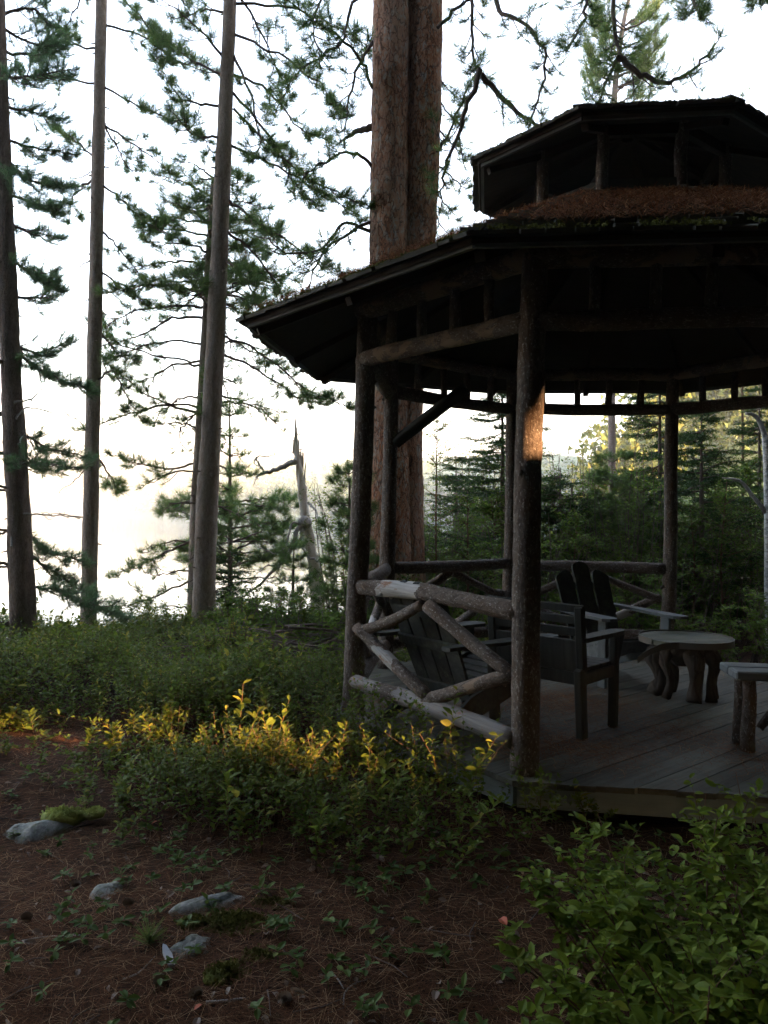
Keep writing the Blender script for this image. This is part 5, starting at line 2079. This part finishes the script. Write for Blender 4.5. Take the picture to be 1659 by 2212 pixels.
for px, py, lab in ((165, 1918, 'brown pine cone left of the farthest stone'), (280, 1958, 'brown pine cone just right below the small stone'), (345, 2128, 'dark pine cone below the wood chip'), (425, 2155, 'open pine cone left of the lower stick'),
                    (617, 2165, 'pine cone among leaves near the bottom edge'), (60, 1990, 'pale pine cone near the left edge')):
    pine_cone(px, py, lab, .019)


def ground_stick(name, pts, r, lab, mat='deadlimb', cat='stick'):
    P = np.array([on_ground(x, y) + [0, 0, r + .004] for x, y in pts])
    o = mk(name, *tube(smooth_path(P, len(pts) * 3), np.linspace(r, r * .6, len(pts) * 3), 7, .12), mat, None, smooth=True, origin=P[0])
    tag(o, lab, cat)


ground_stick('stick', [(445, 2172), (490, 2168), (530, 2163)], .005, 'short pale stick near the bottom edge')
ground_stick('stick', [(742, 2175), (745, 2150), (765, 2130), (800, 2118)], .003, 'bent pale twig at the bottom, left of the green bush')
ground_stick('stick', [(716, 2105), (730, 2120), (742, 2140)], .003, 'thin dark twig above the bent pale twig')
ground_stick('stick', [(265, 2120), (300, 2105), (335, 2070)], .003, 'slender twig leading to the wood chip')
ground_stick('stick', [(35, 2040), (100, 2028), (175, 2024)], .0035, 'long thin twig on the left, under the stones')
ground_stick('stick', [(1190, 1905), (1230, 1912), (1255, 1922)], .003, 'pale twig at the edge of the leafy bush')
p = on_ground(362, 2072)
V, F = prism([(-.008, -.055), (.010, -.06), (.014, .0), (.006, .05), (-.004, .06), (-.013, .015)], -.004, .006)
o = mk('wood_chip', V, F, 'chip', None, local=True, origin=p + [0, 0, .012])
o.rotation_euler = (.1, .15, .5)
tag(o, 'bleached splinter of wood beside the rounded grey stone', 'wood chip')


def single_leaf(px, py, size, col, lab):
    p = on_ground(px, py)
    T, F = leaf_template(.75, .2, .25)
    o = mk('fallen_leaf', T * size, F, col, None, local=True, origin=p + [0, 0, .014])
    o.rotation_euler = (.2, .3, rng.uniform(0, 6))
    tag(o, lab, 'leaf')


M['orange'] = plain('orange_leaf', (.45, .10, .04), .6)
single_leaf(438, 2180, .032, 'orange', 'orange red fallen leaf beside the short pale stick')
single_leaf(1080, 1992, .045, 'orange', 'orange red fallen leaf on the bare floor left of the leafy bush')
single_leaf(345, 1705 + 75, .04, 'orange', 'reddish fallen leaf in the undergrowth on the left')
# pine seedling
p = on_ground(322, 2040)
mb = MB()
add_tufts(mb, np.array([p + [0, 0, .03], p + [0, 0, .015]]), np.array([[0, 0, 1.0], [.2, 0, 1]]), .07, [tuft_template(60, .03, 5, 80, .3, 90)])
o = mb.build('pine_seedling', 'goldneedle', None, origin=p)
tag(o, 'tiny bright green pine seedling left of the long stone', 'seedling')


# ------------------------------------------------------------------ unseen woods behind and beside the viewer, put there to block light
def shading_woods():
    mb = MB()
    tr = MB()
    targets = [(at(90, 1605, 5.2), .27), (at(795, 1060, 5.0), .13), (at(1170, 930, 4.12), .09), (at(190, 1650, 4.5), .03)]  # foliage is left out along the sun rays to these spots
    C = []
    spots = []
    for i in range(95):
        az = rng.uniform(38, 322)
        r = rng.uniform(6.5, 30)
        spots.append((az, r))
    for i in range(40):  # extra trees added towards the sun to block it
        spots.append((rng.uniform(62, 135), rng.uniform(8, 36)))
    for i in range(34):  # more added on the right to keep sun off the trees behind the gazebo
        x, y = rng.uniform(8, 36), rng.uniform(1, 20)
        spots.append((math.degrees(math.atan2(x, y)), math.hypot(x, y)))
    sh_ = SUN_DIR[:2] / np.linalg.norm(SUN_DIR[:2])
    for az, r in spots:
        x, y = r * math.sin(math.radians(az)), r * math.cos(math.radians(az))
        gap = False
        for p, rad_ in targets:
            wx, wy = x - p[0], y - p[1]
            if wx * sh_[0] + wy * sh_[1] > 0 and abs(wx * sh_[1] - wy * sh_[0]) < .28 + rad_:
                gap = True
        if (x < -2 and y > 2) or (y > 0 and abs(x) < y * .62 + 2.2):
            continue
        H = rng.uniform(13, 20)
        z = float(gh(x, y))
        if not gap:
            tr.add(*tube(np.array([[x, y, z - .1], [x, y, z + H * .5], [x, y, z + H]]), [.17, .13, .04], 7, .05))
        n = 950
        u = rng.random(n) ** .9
        a = rng.uniform(0, 6.28, n)
        rr = (2.6 + .8 * math.sin(r)) * np.sqrt(rng.random(n)) * (1.1 - .7 * u)
        C.append(np.c_[x + rr * np.cos(a), y + rr * np.sin(a), z + H * (.08 + .95 * u)])
    C = np.concatenate(C)
    # loose foliage added overhead, well above the frame, to darken the floor
    n = 6000
    a = rng.uniform(0, 6.28, n)
    r = 9 * np.sqrt(rng.random(n))
    O = np.c_[1.0 + r * np.cos(a), -2.0 + r * np.sin(a), rng.uniform(8.5, 14, n)]
    O = O[(O[:, 2] - EYE[2]) > np.maximum(O[:, 1], 0) * .95 + 1.0]
    C = np.concatenate([C, O])
    # leave out anything inside the view
    v = C - EYE
    inside = (v[:, 1] > 0) & (np.abs(v[:, 0]) < v[:, 1] * .60 + .8) & (v[:, 2] < v[:, 1] * .78 + 1.0)
    C = C[~inside]
    keep = np.ones(len(C), bool)
    size = rng.uniform(.95, 1.42, len(C))
    for p, rad_ in targets:
        w_ = C - p
        t = w_ @ SUN_DIR
        d = np.linalg.norm(w_ - t[:, None] * SUN_DIR, axis=1)
        keep &= ~((t > 0) & (d < rad_ + .36 * size))
    C = C[keep]
    cards(mb, C, size[keep], rng.random(len(C)))
    tag(mb.build('shading_canopy', 'woods'), 'dense woodland canopy around the clearing', kind='stuff')
    tag(tr.build('shading_trunks', 'greypine'), 'trunks of the woodland around the clearing', kind='stuff')


shading_woods()
print('objects', len(bpy.data.objects), 'shingles', n_sh, 'tris', sum(len(m.loops) - 2 * len(m.polygons) for m in bpy.data.meshes))

# ------------------------------------------------------------------ air
V, F = box((0, 0, 0), (1, 1, 1))
hz = mk('haze', np.array([[-1400, -60, -9], [700, -60, -9], [700, 1700, -9], [-1400, 1700, -9], [-1400, -60, 90], [700, -60, 90], [700, 1700, 90], [-1400, 1700, 90]]), F, None)
m = bpy.data.materials.new('lake_haze')
m.use_nodes = True
t = m.node_tree
for x in list(t.nodes):
    t.nodes.remove(x)
out = t.nodes.new('ShaderNodeOutputMaterial')
pv = t.nodes.new('ShaderNodeVolumePrincipled')
pv.inputs['Color'].default_value = (.93, .96, 1.0, 1)
pv.inputs['Density'].default_value = 0.0008
t.links.new(pv.outputs[0], out.inputs['Volume'])
hz.data.materials.append(m)
tag(hz, 'pale morning haze over the lake', kind='stuff')
